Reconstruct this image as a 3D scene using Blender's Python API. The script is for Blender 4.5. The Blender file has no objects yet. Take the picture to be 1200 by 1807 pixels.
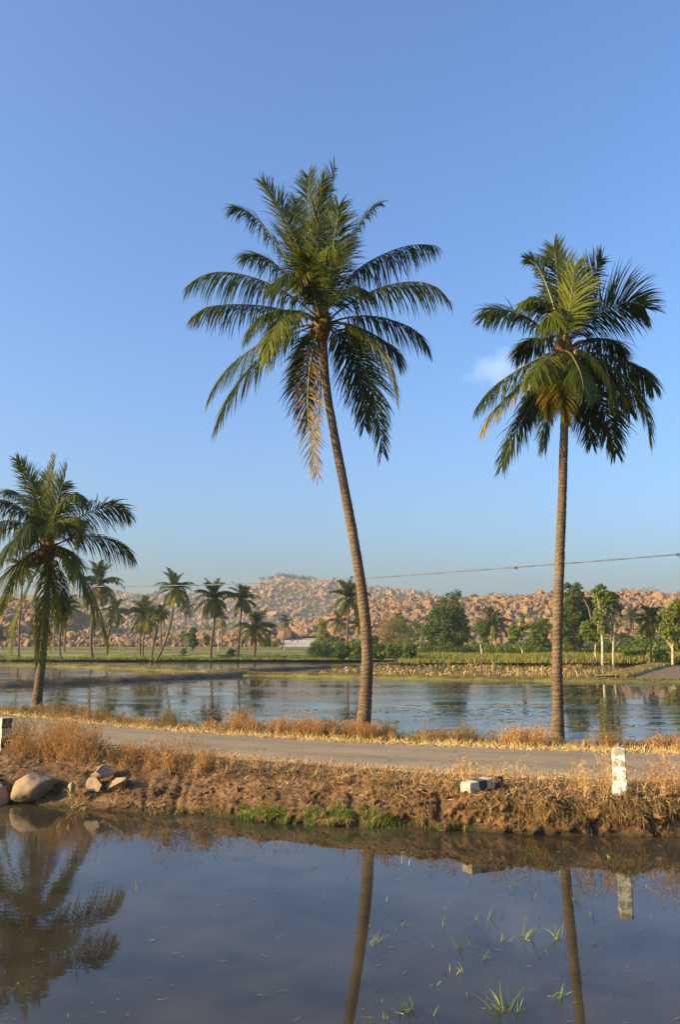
import bpy, math, random
import numpy as np
from mathutils import Vector

# ------------------------------------------------------------------ camera, sky, sun, exposure
C = bpy.context.scene.collection
SC = bpy.context.scene
F = 1500.0                       # focal length in pixels of the 1200 x 1807 photograph
PITCH = math.atan(221.5 / F)
CAMZ = 3.0
cam = bpy.data.cameras.new("camera")
co = bpy.data.objects.new("camera", cam); C.objects.link(co)
co.location = (0, 0, CAMZ)
co.rotation_euler = (math.pi / 2 + PITCH, 0, 0)
cam.sensor_fit = 'VERTICAL'; cam.sensor_height = 36; cam.sensor_width = 24
cam.lens = 36 * F / 1807
cam.clip_start = 0.1; cam.clip_end = 6000
SC.camera = co

SUN_AZ, SUN_EL = math.radians(252), math.radians(19)     # azimuth clockwise from +Y
sdir = Vector((math.sin(SUN_AZ) * math.cos(SUN_EL), math.cos(SUN_AZ) * math.cos(SUN_EL), math.sin(SUN_EL)))
sl = bpy.data.lights.new("sun", 'SUN'); sl.energy = 5.0; sl.angle = math.radians(0.5); sl.color = (1.0, 0.72, 0.29)
so = bpy.data.objects.new("sun", sl); C.objects.link(so)
so.rotation_euler = sdir.to_track_quat('Z', 'Y').to_euler(); so.location = sdir * 100

W = bpy.data.worlds.new("World"); SC.world = W; W.use_nodes = True
wn, wl = W.node_tree.nodes, W.node_tree.links
wn.clear()
sky = wn.new('ShaderNodeTexSky'); sky.sky_type = 'NISHITA'; sky.sun_disc = False
sky.sun_elevation = SUN_EL; sky.sun_rotation = SUN_AZ
sky.altitude = 0; sky.air_density = 1.15; sky.dust_density = 4.0; sky.ozone_density = 3.0
bg = wn.new('ShaderNodeBackground'); bg.inputs['Strength'].default_value = 0.097
wo = wn.new('ShaderNodeOutputWorld')
# a small faint cloud
tc = wn.new('ShaderNodeTexCoord')
cl = Vector(((885 - 600) / F, 1, 0)); 
def pix_dir(px, py):
    x = (px - 600) / F; u = (903.5 - py) / F
    return Vector((x, math.cos(PITCH) - u * math.sin(PITCH), math.sin(PITCH) + u * math.cos(PITCH))).normalized()
cd = pix_dir(888, 652)
sub = wn.new('ShaderNodeVectorMath'); sub.operation = 'SUBTRACT'; sub.inputs[1].default_value = cd
wl.new(tc.outputs['Generated'], sub.inputs[0])
scl = wn.new('ShaderNodeVectorMath'); scl.operation = 'MULTIPLY'; scl.inputs[1].default_value = (24, 24, 40)
wl.new(sub.outputs[0], scl.inputs[0])
ln = wn.new('ShaderNodeVectorMath'); ln.operation = 'LENGTH'; wl.new(scl.outputs[0], ln.inputs[0])
nz = wn.new('ShaderNodeTexNoise'); nz.inputs['Scale'].default_value = 42; nz.inputs['Detail'].default_value = 6
wl.new(tc.outputs['Generated'], nz.inputs['Vector'])
ad = wn.new('ShaderNodeMath'); ad.operation = 'MULTIPLY_ADD'; ad.inputs[1].default_value = 1.9; wl.new(nz.outputs['Fac'], ad.inputs[0]); wl.new(ln.outputs['Value'], ad.inputs[2])
mr = wn.new('ShaderNodeMapRange'); mr.inputs['From Min'].default_value = 1.95; mr.inputs['From Max'].default_value = 0.95
mr.inputs['To Min'].default_value = 0; mr.inputs['To Max'].default_value = 0.19
wl.new(ad.outputs[0], mr.inputs['Value'])
mx = wn.new('ShaderNodeMix'); mx.data_type = 'RGBA'; mx.inputs[7].default_value = (8.5, 7.2, 6.6, 1)
wl.new(mr.outputs[0], mx.inputs[0]); wl.new(sky.outputs[0], mx.inputs[6])
wb = wn.new('ShaderNodeVectorMath'); wb.operation = 'MULTIPLY'; wb.inputs[1].default_value = (0.94, 1.18, 1.53)      # white balance of the photograph
wl.new(mx.outputs[2], wb.inputs[0]); wl.new(wb.outputs[0], bg.inputs[0]); wl.new(bg.outputs[0], wo.inputs[0])

SC.view_settings.view_transform = 'Standard'; SC.view_settings.look = 'None'
SC.view_settings.exposure = 1.10; SC.view_settings.gamma = 1.0; SC.view_settings.use_curve_mapping = False
SC.render.engine = 'CYCLES'
SC.cycles.max_bounces = 6; SC.cycles.volume_bounces = 0; SC.cycles.caustics_reflective = False; SC.cycles.caustics_refractive = False
SC.cycles.sample_clamp_indirect = 4

# ------------------------------------------------------------------ helpers
rng = np.random.default_rng(7)
random.seed(7)
PI = math.pi

def at(px, py, Y):
    d = pix_dir(px, py); k = Y / d.y
    return np.array([d.x * k, Y, CAMZ + d.z * k])
def ground(px, py, z=0.0):
    d = pix_dir(px, py); k = (z - CAMZ) / d.z
    return np.array([d.x * k, d.y * k, z])
def ppm(Y, py=1125):             # pixels of the photograph per metre at distance Y
    d = pix_dir(600, py); k = Y / d.y
    return F / (k * (d.y * math.cos(PITCH) + d.z * math.sin(PITCH)))

def _h(ix, iy, iz, seed):
    n = (ix * 374761393 + iy * 668265263 + iz * 2147483647 + seed * 1274126177) & 0xffffffff
    n = ((n ^ (n >> 13)) * 1274126177) & 0xffffffff
    n = (n ^ (n >> 16)) & 0xffffffff
    return n / 4294967295.0
def noise3(x, y, z=0.0, seed=0):
    x, y, z = np.broadcast_arrays(np.asarray(x, float), np.asarray(y, float), np.asarray(z, float))
    ix, iy, iz = np.floor(x).astype(np.int64), np.floor(y).astype(np.int64), np.floor(z).astype(np.int64)
    fx, fy, fz = x - ix, y - iy, z - iz
    fx, fy, fz = [a * a * (3 - 2 * a) for a in (fx, fy, fz)]
    r = 0
    for a in (0, 1):
        for b in (0, 1):
            for c in (0, 1):
                r = r + _h(ix + a, iy + b, iz + c, seed) * (fx if a else 1 - fx) * (fy if b else 1 - fy) * (fz if c else 1 - fz)
    return r * 2 - 1
def fbm(x, y, z=0.0, seed=0, oct=4):
    r, a, s = 0, 0.5, 1.0
    for i in range(oct):
        r = r + a * noise3(np.asarray(x) * s, np.asarray(y) * s, np.asarray(z) * s, seed + i * 17); a *= 0.5; s *= 2.03
    return r
def nrm(v):
    return v / np.maximum(np.linalg.norm(v, axis=-1, keepdims=True), 1e-9)
def sstep(x, a, b):
    t = np.clip((x - a) / (b - a), 0, 1); return t * t * (3 - 2 * t)

class MB:
    """collects vertices, faces, one tint per vertex and material slots, then links ONE mesh object"""
    def __init__(s): s.V = []; s.F = []; s.T = []; s.M = []; s.n = 0
    def add(s, V, Fs, tint=0.0, mat=0):
        V = np.asarray(V, float).reshape(-1, 3)
        s.V.append(V)
        for f in (Fs if isinstance(Fs, list) else [Fs]):
            f = np.asarray(f, np.int64)
            s.F.append(f + s.n); s.M.append(np.full(len(f), mat, np.int32))
        s.T.append(np.broadcast_to(np.asarray(tint, float), (len(V),)).copy())
        s.n += len(V)
        return s
    def mesh(s, name, mats, smooth=True):
        me = bpy.data.meshes.new(name)
        V = np.concatenate(s.V)
        li = np.concatenate([f.reshape(-1) for f in s.F]); tot = np.concatenate([np.full(len(f), f.shape[1], np.int32) for f in s.F])
        st = np.concatenate([[0], np.cumsum(tot)[:-1]]).astype(np.int32)
        me.vertices.add(len(V)); me.vertices.foreach_set('co', V.astype(np.float32).ravel())
        me.loops.add(len(li)); me.loops.foreach_set('vertex_index', li.astype(np.int32))
        me.polygons.add(len(tot)); me.polygons.foreach_set('loop_start', st); me.polygons.foreach_set('loop_total', tot)
        me.polygons.foreach_set('material_index', np.concatenate(s.M))
        me.polygons.foreach_set('use_smooth', np.full(len(tot), smooth))
        a = me.attributes.new('tint', 'FLOAT', 'POINT'); a.data.foreach_set('value', np.concatenate(s.T).astype(np.float32))
        me.update(calc_edges=True); me.validate()
        for m in (mats if isinstance(mats, (list, tuple)) else [mats]): me.materials.append(m)
        return me
    def build(s, name, mats, parent=None, smooth=True):
        o = bpy.data.objects.new(name, s.mesh(name, mats, smooth)); C.objects.link(o)
        if parent is not None: o.parent = parent
        return o

def tag(o, label=None, cat=None, group=None, kind=None):
    if label: o['label'] = label
    if cat: o['category'] = cat
    if group: o['group'] = group
    if kind: o['kind'] = kind
    return o
def thing(name, loc, label, cat, group=None):
    o = bpy.data.objects.new(name, None); C.objects.link(o); o.location = tuple(float(v) for v in loc)
    o.empty_display_size = 0.3
    return tag(o, label, cat, group)

def grid_faces(nu, nv):
    i = np.arange(nu - 1)[:, None] * nv + np.arange(nv - 1)[None, :]
    return np.stack([i, i + nv, i + nv + 1, i + 1], -1).reshape(-1, 4)
def crom(P, n):
    P = np.asarray(P, float); m = len(P) - 1
    Q = np.concatenate([[2 * P[0] - P[1]], P, [2 * P[-1] - P[-2]]])
    t = np.linspace(0, m, n); i = np.minimum(t.astype(int), m - 1); f = (t - i)[:, None]
    a, b, c, d = Q[i], Q[i + 1], Q[i + 2], Q[i + 3]
    return 0.5 * ((2 * b) + (-a + c) * f + (2 * a - 5 * b + 4 * c - d) * f ** 2 + (-a + 3 * b - 3 * c + d) * f ** 3)
def tube(P, R, sides=8, cap=True):
    P = np.asarray(P, float); R = np.broadcast_to(np.asarray(R, float), (len(P),))
    T = nrm(np.gradient(P, axis=0))
    ref = np.array([0.0, 1.0, 0.0]) if abs(T[0][1]) < 0.8 else np.array([1.0, 0.0, 0.0])
    S = nrm(np.cross(T, ref)); U = nrm(np.cross(S, T))
    a = np.linspace(0, 2 * PI, sides, endpoint=False)
    V = P[:, None, :] + R[:, None, None] * (np.cos(a)[None, :, None] * S[:, None, :] + np.sin(a)[None, :, None] * U[:, None, :])
    n = len(P); i = np.arange(n - 1)[:, None] * sides; j = np.arange(sides)[None, :]; k = (j + 1) % sides
    Fq = np.stack([i + j, i + k, i + sides + k, i + sides + j], -1).reshape(-1, 4)
    Fs = [Fq]
    if cap: Fs.append(np.arange(sides)[None, ::-1]); Fs.append((np.arange(sides) + (n - 1) * sides)[None, :])
    return V.reshape(-1, 3), Fs
def strips(P, D, L, Wd, droop=0.5, segs=3, tint=0.0, wobble=0.0, taper=True, side=None):
    """thin curved blades: start points P, directions D, lengths L, widths Wd"""
    P = np.asarray(P, float); n = len(P); D = nrm(np.asarray(D, float))
    L = np.broadcast_to(np.asarray(L, float), (n,)); Wd = np.broadcast_to(np.asarray(Wd, float), (n,)); droop = np.broadcast_to(np.asarray(droop, float), (n,))
    pts = [P]; d = D
    if side is None:
        side = rng.normal(size=(n, 3))
    S = nrm(np.cross(D, side))
    for k in range(segs):
        pts.append(pts[-1] + d * (L / segs)[:, None])
        d = nrm(d + np.array([0, 0, -1.0]) * (droop / segs)[:, None] + (rng.normal(size=(n, 3)) * wobble if wobble else 0))
    pts = np.stack(pts, 1)                                           # n, segs+1, 3
    w = np.linspace(1, 0.12 if taper else 0.8, segs + 1)
    if taper: w = w ** 0.7
    off = S[:, None, :] * (Wd[:, None] * w[None, :] * 0.5)[:, :, None]
    V = np.stack([pts - off, pts + off], 2).reshape(-1, 3)
    b = np.arange(n)[:, None] * (segs + 1) * 2 + np.arange(segs)[None, :] * 2
    Fq = np.stack([b, b + 1, b + 3, b + 2], -1).reshape(-1, 4)
    T = np.repeat(np.broadcast_to(np.asarray(tint, float), (n,)), (segs + 1) * 2)
    return V, Fq, T, pts

# ------------------------------------------------------------------ materials
def mat(name):
    m = bpy.data.materials.new(name); m.use_nodes = True
    nt = m.node_tree; nt.nodes.clear()
    out = nt.nodes.new('ShaderNodeOutputMaterial'); p = nt.nodes.new('ShaderNodeBsdfPrincipled')
    nt.links.new(p.outputs[0], out.inputs[0])
    return m, nt, p, out
def N(nt, t, **k):
    n = nt.nodes.new(t)
    for a, v in k.items():
        if a in n.inputs: n.inputs[a].default_value = v
        else: setattr(n, a, v)
    return n
def ramp(nt, fac, stops):
    r = nt.nodes.new('ShaderNodeValToRGB'); e = r.color_ramp.elements
    while len(e) < len(stops): e.new(0.5)
    for x, (p, c) in zip(e, stops): x.position = p; x.color = (c[0], c[1], c[2], 1)
    if fac is not None: nt.links.new(fac, r.inputs[0])
    return r
def mathn(nt, op, a, b=None, c=None):
    n = nt.nodes.new('ShaderNodeMath'); n.operation = op
    for i, v in enumerate((a, b, c)):
        if v is None: continue
        if isinstance(v, (int, float)): n.inputs[i].default_value = v
        else: nt.links.new(v, n.inputs[i])
    return n.outputs[0]
def noise(nt, scale, detail=4, rough=0.55, vec=None, coord='Object', mapping=None):
    n = nt.nodes.new('ShaderNodeTexNoise'); n.inputs['Scale'].default_value = scale; n.inputs['Detail'].default_value = detail; n.inputs['Roughness'].default_value = rough
    if vec is None:
        t = nt.nodes.new('ShaderNodeTexCoord'); vec = t.outputs[coord] if coord in t.outputs else t.outputs['Object']
    if mapping:
        mp = nt.nodes.new('ShaderNodeMapping'); mp.inputs['Scale'].default_value = mapping; nt.links.new(vec, mp.inputs[0]); vec = mp.outputs[0]
    nt.links.new(vec, n.inputs['Vector'])
    return n.outputs['Fac']
def geo_pos(nt):
    return nt.nodes.new('ShaderNodeNewGeometry').outputs['Position']
def bump(nt, p, h, strength=0.4, dist=0.02):
    b = nt.nodes.new('ShaderNodeBump'); b.inputs['Strength'].default_value = strength; b.inputs['Distance'].default_value = dist
    nt.links.new(h, b.inputs['Height']); nt.links.new(b.outputs[0], p.inputs['Normal'])
def mixc(nt, fac, a, b):
    n = nt.nodes.new('ShaderNodeMix'); n.data_type = 'RGBA'
    for i, v in ((0, fac), (6, a), (7, b)):
        if isinstance(v, (int, float)): n.inputs[i].default_value = v
        elif isinstance(v, tuple): n.inputs[i].default_value = (*v[:3], 1)
        else: nt.links.new(v, n.inputs[i])
    return n.outputs[2]

def leaf_mat(name, stops, rough=0.45, transl=0.35, spec=0.5, vary=0.12, nscale=3.0):
    """foliage coloured by the tint of each leaf"""
    m, nt, p, out = mat(name)
    a = N(nt, 'ShaderNodeAttribute', attribute_name='tint')
    oi = nt.nodes.new('ShaderNodeObjectInfo')
    n = noise(nt, nscale, 3, vec=geo_pos(nt))
    f = mathn(nt, 'MULTIPLY_ADD', n, vary * 2, mathn(nt, 'SUBTRACT', a.outputs['Fac'], vary))
    f = mathn(nt, 'MULTIPLY_ADD', oi.outputs['Random'], 0.08, mathn(nt, 'SUBTRACT', f, 0.04))
    r = ramp(nt, f, stops)
    nt.links.new(r.outputs[0], p.inputs['Base Color'])
    p.inputs['Roughness'].default_value = rough; p.inputs['Specular IOR Level'].default_value = spec
    if transl:
        t = nt.nodes.new('ShaderNodeBsdfTranslucent'); g = mixc(nt, 0.35, r.outputs[0], (0.35, 0.40, 0.03))
        nt.links.new(g, t.inputs[0])
        mxs = nt.nodes.new('ShaderNodeMixShader'); mxs.inputs[0].default_value = transl
        nt.links.new(p.outputs[0], mxs.inputs[1]); nt.links.new(t.outputs[0], mxs.inputs[2]); nt.links.new(mxs.outputs[0], out.inputs[0])
    return m

M_FROND = leaf_mat('palm_frond', [(0, (0.008, 0.016, 0.003)), (0.3, (0.024, 0.038, 0.004)), (0.55, (0.115, 0.13, 0.007)), (0.78, (0.27, 0.20, 0.02)), (1.0, (0.18, 0.085, 0.028))], rough=0.55, transl=0.28, nscale=1.2, spec=0.16)
M_RACHIS, nt, p, _ = mat('frond_stalk')
p.inputs['Base Color'].default_value = (0.16, 0.15, 0.03, 1); p.inputs['Roughness'].default_value = 0.4
M_LEAF = leaf_mat('tree_leaf', [(0, (0.022, 0.040, 0.006)), (0.3, (0.055, 0.090, 0.008)), (0.55, (0.13, 0.17, 0.010)), (0.8, (0.20, 0.19, 0.03)), (1.0, (0.20, 0.12, 0.05))], rough=0.65, transl=0.25, nscale=0.6, spec=0.2)
M_DRY = leaf_mat('dry_grass', [(0, (0.035, 0.05, 0.012)), (0.22, (0.10, 0.085, 0.02)), (0.45, (0.22, 0.12, 0.035)), (0.7, (0.45, 0.28, 0.09)), (1.0, (0.72, 0.52, 0.22))], rough=0.7, transl=0.15, vary=0.14, nscale=1.5)
M_WEED = leaf_mat('dry_weed', [(0, (0.06, 0.08, 0.012)), (0.25, (0.14, 0.12, 0.025)), (0.5, (0.30, 0.14, 0.04)), (0.75, (0.45, 0.24, 0.09)), (1.0, (0.60, 0.40, 0.18))], rough=0.8, transl=0.15, vary=0.1, nscale=1.0)
M_GREEN = leaf_mat('green_grass', [(0, (0.03, 0.055, 0.008)), (0.5, (0.085, 0.155, 0.012)), (0.85, (0.20, 0.26, 0.03)), (1.0, (0.42, 0.34, 0.10))], rough=0.45, transl=0.3, vary=0.15, nscale=5)

M_OLIVE = leaf_mat('olive_grass', [(0, (0.055, 0.075, 0.012)), (0.4, (0.13, 0.14, 0.02)), (0.75, (0.24, 0.21, 0.04)), (1.0, (0.36, 0.27, 0.09))], rough=0.7, transl=0.2, vary=0.2, nscale=0.25, spec=0.2)
def trunk_mat(name, c1, c2, c3, ring=9.0, ringbump=0.5):
    m, nt, p, _ = mat(name)
    pos = nt.nodes.new('ShaderNodeTexCoord').outputs['Object']
    sx = nt.nodes.new('ShaderNodeSeparateXYZ'); nt.links.new(pos, sx.inputs[0])
    wob = noise(nt, 2.2, 3, vec=pos)
    zz = mathn(nt, 'MULTIPLY_ADD', wob, 0.5, sx.outputs[2])
    fr = mathn(nt, 'FRACT', mathn(nt, 'MULTIPLY', zz, ring))
    line = mathn(nt, 'SUBTRACT', 1.0, mathn(nt, 'SMOOTH_MIN', mathn(nt, 'MULTIPLY', fr, 3.2), 1.0, 0.2))
    n1 = noise(nt, 5, 6, 0.7, vec=pos, mapping=(1, 1, 3)); n2 = noise(nt, 1.1, 4, 0.6, vec=pos); n3 = noise(nt, 28, 4, 0.6, vec=pos, mapping=(1, 1, 0.25))
    base = mixc(nt, ramp(nt, n1, [(0.35, (0, 0, 0)), (0.65, (1, 1, 1))]).outputs[0], c1, c2)
    base = mixc(nt, ramp(nt, n2, [(0.45, (0, 0, 0)), (0.7, (1, 1, 1))]).outputs[0], base, c3)
    base = mixc(nt, mathn(nt, 'MULTIPLY', line, mathn(nt, 'MULTIPLY', n1, 0.9)), base, tuple(v * 0.35 for v in c1))
    nt.links.new(base, p.inputs['Base Color']); p.inputs['Roughness'].default_value = 0.9; p.inputs['Specular IOR Level'].default_value = 0.2
    h = mathn(nt, 'SUBTRACT', mathn(nt, 'MULTIPLY_ADD', n3, 0.5, mathn(nt, 'MULTIPLY', n1, 0.5)), line)
    bump(nt, p, h, ringbump, 0.03)
    return m
M_TRUNK = trunk_mat('palm_trunk', (0.155, 0.102, 0.060), (0.088, 0.058, 0.036), (0.205, 0.150, 0.098), 9.0, 0.6)
M_BARK = trunk_mat('tree_bark', (0.20, 0.14, 0.09), (0.12, 0.085, 0.06), (0.28, 0.20, 0.13), 2.0, 0.3)
M_PALEBARK = trunk_mat('pale_bark', (0.52, 0.40, 0.27), (0.38, 0.28, 0.18), (0.60, 0.50, 0.36), 1.5, 0.2)
M_FIBRE, nt, p, _ = mat('crown_fibre')
r = ramp(nt, noise(nt, 12, 5, 0.7), [(0.3, (0.06, 0.03, 0.015)), (0.7, (0.32, 0.16, 0.06))]); nt.links.new(r.outputs[0], p.inputs['Base Color']); p.inputs['Roughness'].default_value = 0.9
bump(nt, p, noise(nt, 30, 4, 0.7), 0.8, 0.03)
M_NUT, nt, p, _ = mat('coconut_husk')
oi = nt.nodes.new('ShaderNodeObjectInfo')
r = ramp(nt, oi.outputs['Random'], [(0, (0.10, 0.09, 0.02)), (0.5, (0.30, 0.16, 0.04)), (1, (0.16, 0.07, 0.03))]); nt.links.new(r.outputs[0], p.inputs['Base Color']); p.inputs['Roughness'].default_value = 0.5

# soil of the embankment
M_SOIL, nt, p, _ = mat('bank_soil')
pos = geo_pos(nt); sx = nt.nodes.new('ShaderNodeSeparateXYZ'); nt.links.new(pos, sx.inputs[0])
na = noise(nt, 1.6, 6, 0.65, vec=pos); nb = noise(nt, 14, 6, 0.7, vec=pos); nc = noise(nt, 70, 3, 0.7, vec=pos)
b1 = mixc(nt, ramp(nt, na, [(0.38, (0, 0, 0)), (0.62, (1, 1, 1))]).outputs[0], (0.135, 0.070, 0.030), (0.30, 0.165, 0.072))
b1 = mixc(nt, ramp(nt, nb, [(0.42, (1, 1, 1)), (0.56, (0, 0, 0))]).outputs[0], b1, (0.075, 0.044, 0.024))
wet = mathn(nt, 'ADD', sx.outputs[2], mathn(nt, 'MULTIPLY', mathn(nt, 'SUBTRACT', na, 0.5), 0.25))
b1 = mixc(nt, ramp(nt, wet, [(0.03, (1, 1, 1)), (0.13, (0, 0, 0))]).outputs[0], b1, (0.055, 0.036, 0.018))   # wet and slimy at the waterline
nt.links.new(b1, p.inputs['Base Color']); p.inputs['Roughness'].default_value = 0.92; p.inputs['Specular IOR Level'].default_value = 0.2
bump(nt, p, mathn(nt, 'ADD', mathn(nt, 'MULTIPLY', nb, 1.0), mathn(nt, 'MULTIPLY', nc, 0.35)), 0.9, 0.05)

M_ROAD, nt, p, _ = mat('worn_asphalt')
pos = geo_pos(nt)
na = noise(nt, 0.7, 5, 0.6, vec=pos, mapping=(0.45, 1.2, 1)); nb = noise(nt, 9, 6, 0.7, vec=pos, mapping=(0.5, 1, 1)); nc = noise(nt, 90, 3, 0.8, vec=pos)
b1 = mixc(nt, ramp(nt, na, [(0.33, (0, 0, 0)), (0.68, (1, 1, 1))]).outputs[0], (0.225, 0.170, 0.108), (0.295, 0.228, 0.145))
b1 = mixc(nt, ramp(nt, nb, [(0.5, (0, 0, 0)), (0.75, (1, 1, 1))]).outputs[0], b1, (0.285, 0.225, 0.15))
nd = noise(nt, 2.2, 6, 0.7, vec=pos, mapping=(0.35, 1.3, 1))
b1 = mixc(nt, ramp(nt, nd, [(0.28, (0.75, 0.75, 0.75)), (0.42, (0, 0, 0))]).outputs[0], b1, (0.115, 0.095, 0.075))
b1 = mixc(nt, ramp(nt, nd, [(0.58, (0, 0, 0)), (0.72, (0.8, 0.8, 0.8))]).outputs[0], b1, (0.33, 0.25, 0.155))
b1 = mixc(nt, ramp(nt, nc, [(0.55, (0, 0, 0)), (0.7, (0.55, 0.55, 0.55))]).outputs[0], b1, (0.38, 0.30, 0.205))
b1 = mixc(nt, ramp(nt, nc, [(0.28, (0.6, 0.6, 0.6)), (0.42, (0, 0, 0))]).outputs[0], b1, (0.13, 0.11, 0.095))
ta = N(nt, 'ShaderNodeAttribute', attribute_name='tint')
tv = mathn(nt, 'MULTIPLY_ADD', na, 0.10, mathn(nt, 'SUBTRACT', ta.outputs['Fac'], 0.05))
edge = ramp(nt, tv, [(0.0, (0.9, 0.9, 0.9)), (0.09, (0.25, 0.25, 0.25)), (0.16, (0, 0, 0)), (0.84, (0, 0, 0)), (0.93, (0.35, 0.35, 0.35)), (1.0, (0.9, 0.9, 0.9))]).outputs[0]
track = ramp(nt, tv, [(0.2, (0, 0, 0)), (0.3, (0.45, 0.45, 0.45)), (0.4, (0, 0, 0)), (0.6, (0, 0, 0)), (0.7, (0.45, 0.45, 0.45)), (0.8, (0, 0, 0))]).outputs[0]
b1 = mixc(nt, track, b1, (0.165, 0.135, 0.105)); b1 = mixc(nt, edge, b1, (0.38, 0.27, 0.15))
cr = nt.nodes.new('ShaderNodeTexVoronoi'); cr.feature = 'DISTANCE_TO_EDGE'; cr.inputs['Scale'].default_value = 0.5
dv = nt.nodes.new('ShaderNodeVectorMath'); dv.operation = 'MULTIPLY_ADD'; dv.inputs[1].default_value = (0.6, 0.6, 0.6)
nn = nt.nodes.new('ShaderNodeTexNoise'); nn.inputs['Scale'].default_value = 1.5; nn.inputs['Detail'].default_value = 5; nt.links.new(pos, nn.inputs['Vector'])
nt.links.new(nn.outputs['Color'], dv.inputs[0]); nt.links.new(pos, dv.inputs[2]); nt.links.new(dv.outputs[0], cr.inputs['Vector'])
b1 = mixc(nt, ramp(nt, cr.outputs['Distance'], [(0.0, (0.55, 0.55, 0.55)), (0.012, (0, 0, 0))]).outputs[0], b1, (0.10, 0.085, 0.07))
nt.links.new(b1, p.inputs['Base Color']); p.inputs['Roughness'].default_value = 0.93; p.inputs['Specular IOR Level'].default_value = 0.25
bump(nt, p, mathn(nt, 'ADD', nb, mathn(nt, 'MULTIPLY', nc, 0.6)), 0.5, 0.02)

M_ROCK, nt, p, _ = mat('granite')
pos = nt.nodes.new('ShaderNodeTexCoord').outputs['Object']
at_ = N(nt, 'ShaderNodeAttribute', attribute_name='tint'); oi = nt.nodes.new('ShaderNodeObjectInfo')
na = noise(nt, 0.35, 5, 0.65, vec=geo_pos(nt)); nb = noise(nt, 2.0, 5, 0.7, vec=geo_pos(nt))
f = mathn(nt, 'FRACT', mathn(nt, 'ADD', at_.outputs['Fac'], oi.outputs['Random']))
base = ramp(nt, f, [(0, (0.31, 0.155, 0.060)), (0.3, (0.34, 0.19, 0.085)), (0.6, (0.24, 0.160, 0.090)), (0.85, (0.40, 0.19, 0.065)), (1, (0.20, 0.125, 0.070))]).outputs[0]
ns = noise(nt, 0.09, 6, 0.7, vec=geo_pos(nt), mapping=(1, 1, 0.35))
base = mixc(nt, ramp(nt, ns, [(0.42, (0, 0, 0)), (0.62, (0.75, 0.75, 0.75))]).outputs[0], base, (0.20, 0.135, 0.085))
b1 = mixc(nt, ramp(nt, na, [(0.5, (0, 0, 0)), (0.75, (0.8, 0.8, 0.8))]).outputs[0], base, (0.14, 0.10, 0.075))
b1 = mixc(nt, ramp(nt, nb, [(0.55, (0, 0, 0)), (0.8, (0.7, 0.7, 0.7))]).outputs[0], b1, (0.40, 0.28, 0.18))
nt.links.new(b1, p.inputs['Base Color']); p.inputs['Roughness'].default_value = 0.95; p.inputs['Specular IOR Level'].default_value = 0.15
bump(nt, p, mathn(nt, 'ADD', nb, mathn(nt, 'MULTIPLY', na, 1.5)), 0.9, 0.8)
M_NROCK, nt, p, _ = mat('bank_rock')
pos = geo_pos(nt)
na = noise(nt, 3, 6, 0.6, vec=pos); nb = noise(nt, 60, 4, 0.7, vec=pos)
b1 = mixc(nt, ramp(nt, na, [(0.35, (0, 0, 0)), (0.65, (1, 1, 1))]).outputs[0], (0.235, 0.160, 0.092), (0.32, 0.225, 0.135))
b1 = mixc(nt, ramp(nt, nb, [(0.5, (0, 0, 0)), (0.7, (0.6, 0.6, 0.6))]).outputs[0], b1, (0.14, 0.095, 0.06))
nt.links.new(b1, p.inputs['Base Color']); p.inputs['Roughness'].default_value = 0.92
bump(nt, p, mathn(nt, 'ADD', na, mathn(nt, 'MULTIPLY', nb, 0.3)), 0.8, 0.05)

def painted(name, base, stain, lo, hi):
    m, nt, p, _ = mat(name)
    pos = nt.nodes.new('ShaderNodeTexCoord').outputs['Object']
    na = noise(nt, 7, 6, 0.65, vec=pos); nb = noise(nt, 60, 4, 0.7, vec=pos)
    c = mixc(nt, ramp(nt, na, [(lo, (0, 0, 0)), (hi, (1, 1, 1))]).outputs[0], base, stain)
    c = mixc(nt, ramp(nt, nb, [(0.55, (0, 0, 0)), (0.8, (0.6, 0.6, 0.6))]).outputs[0], c, tuple(v * 0.6 for v in base))
    nt.links.new(c, p.inputs['Base Color']); p.inputs['Roughness'].default_value = 0.85
    bump(nt, p, mathn(nt, 'ADD', na, nb), 0.4, 0.012)
    return m
M_WHITE = painted('weathered_white_paint', (0.74, 0.72, 0.66), (0.27, 0.23, 0.14), 0.47, 0.53)
M_BLACK = painted('faded_black_paint', (0.040, 0.034, 0.030), (0.14, 0.10, 0.065), 0.5, 0.62)
M_CONC = painted('bare_stone', (0.36, 0.30, 0.23), (0.22, 0.17, 0.12), 0.5, 0.6)
M_PWHITE = painted('dusty_white_paint', (0.50, 0.43, 0.32), (0.30, 0.23, 0.15), 0.48, 0.6)

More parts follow.
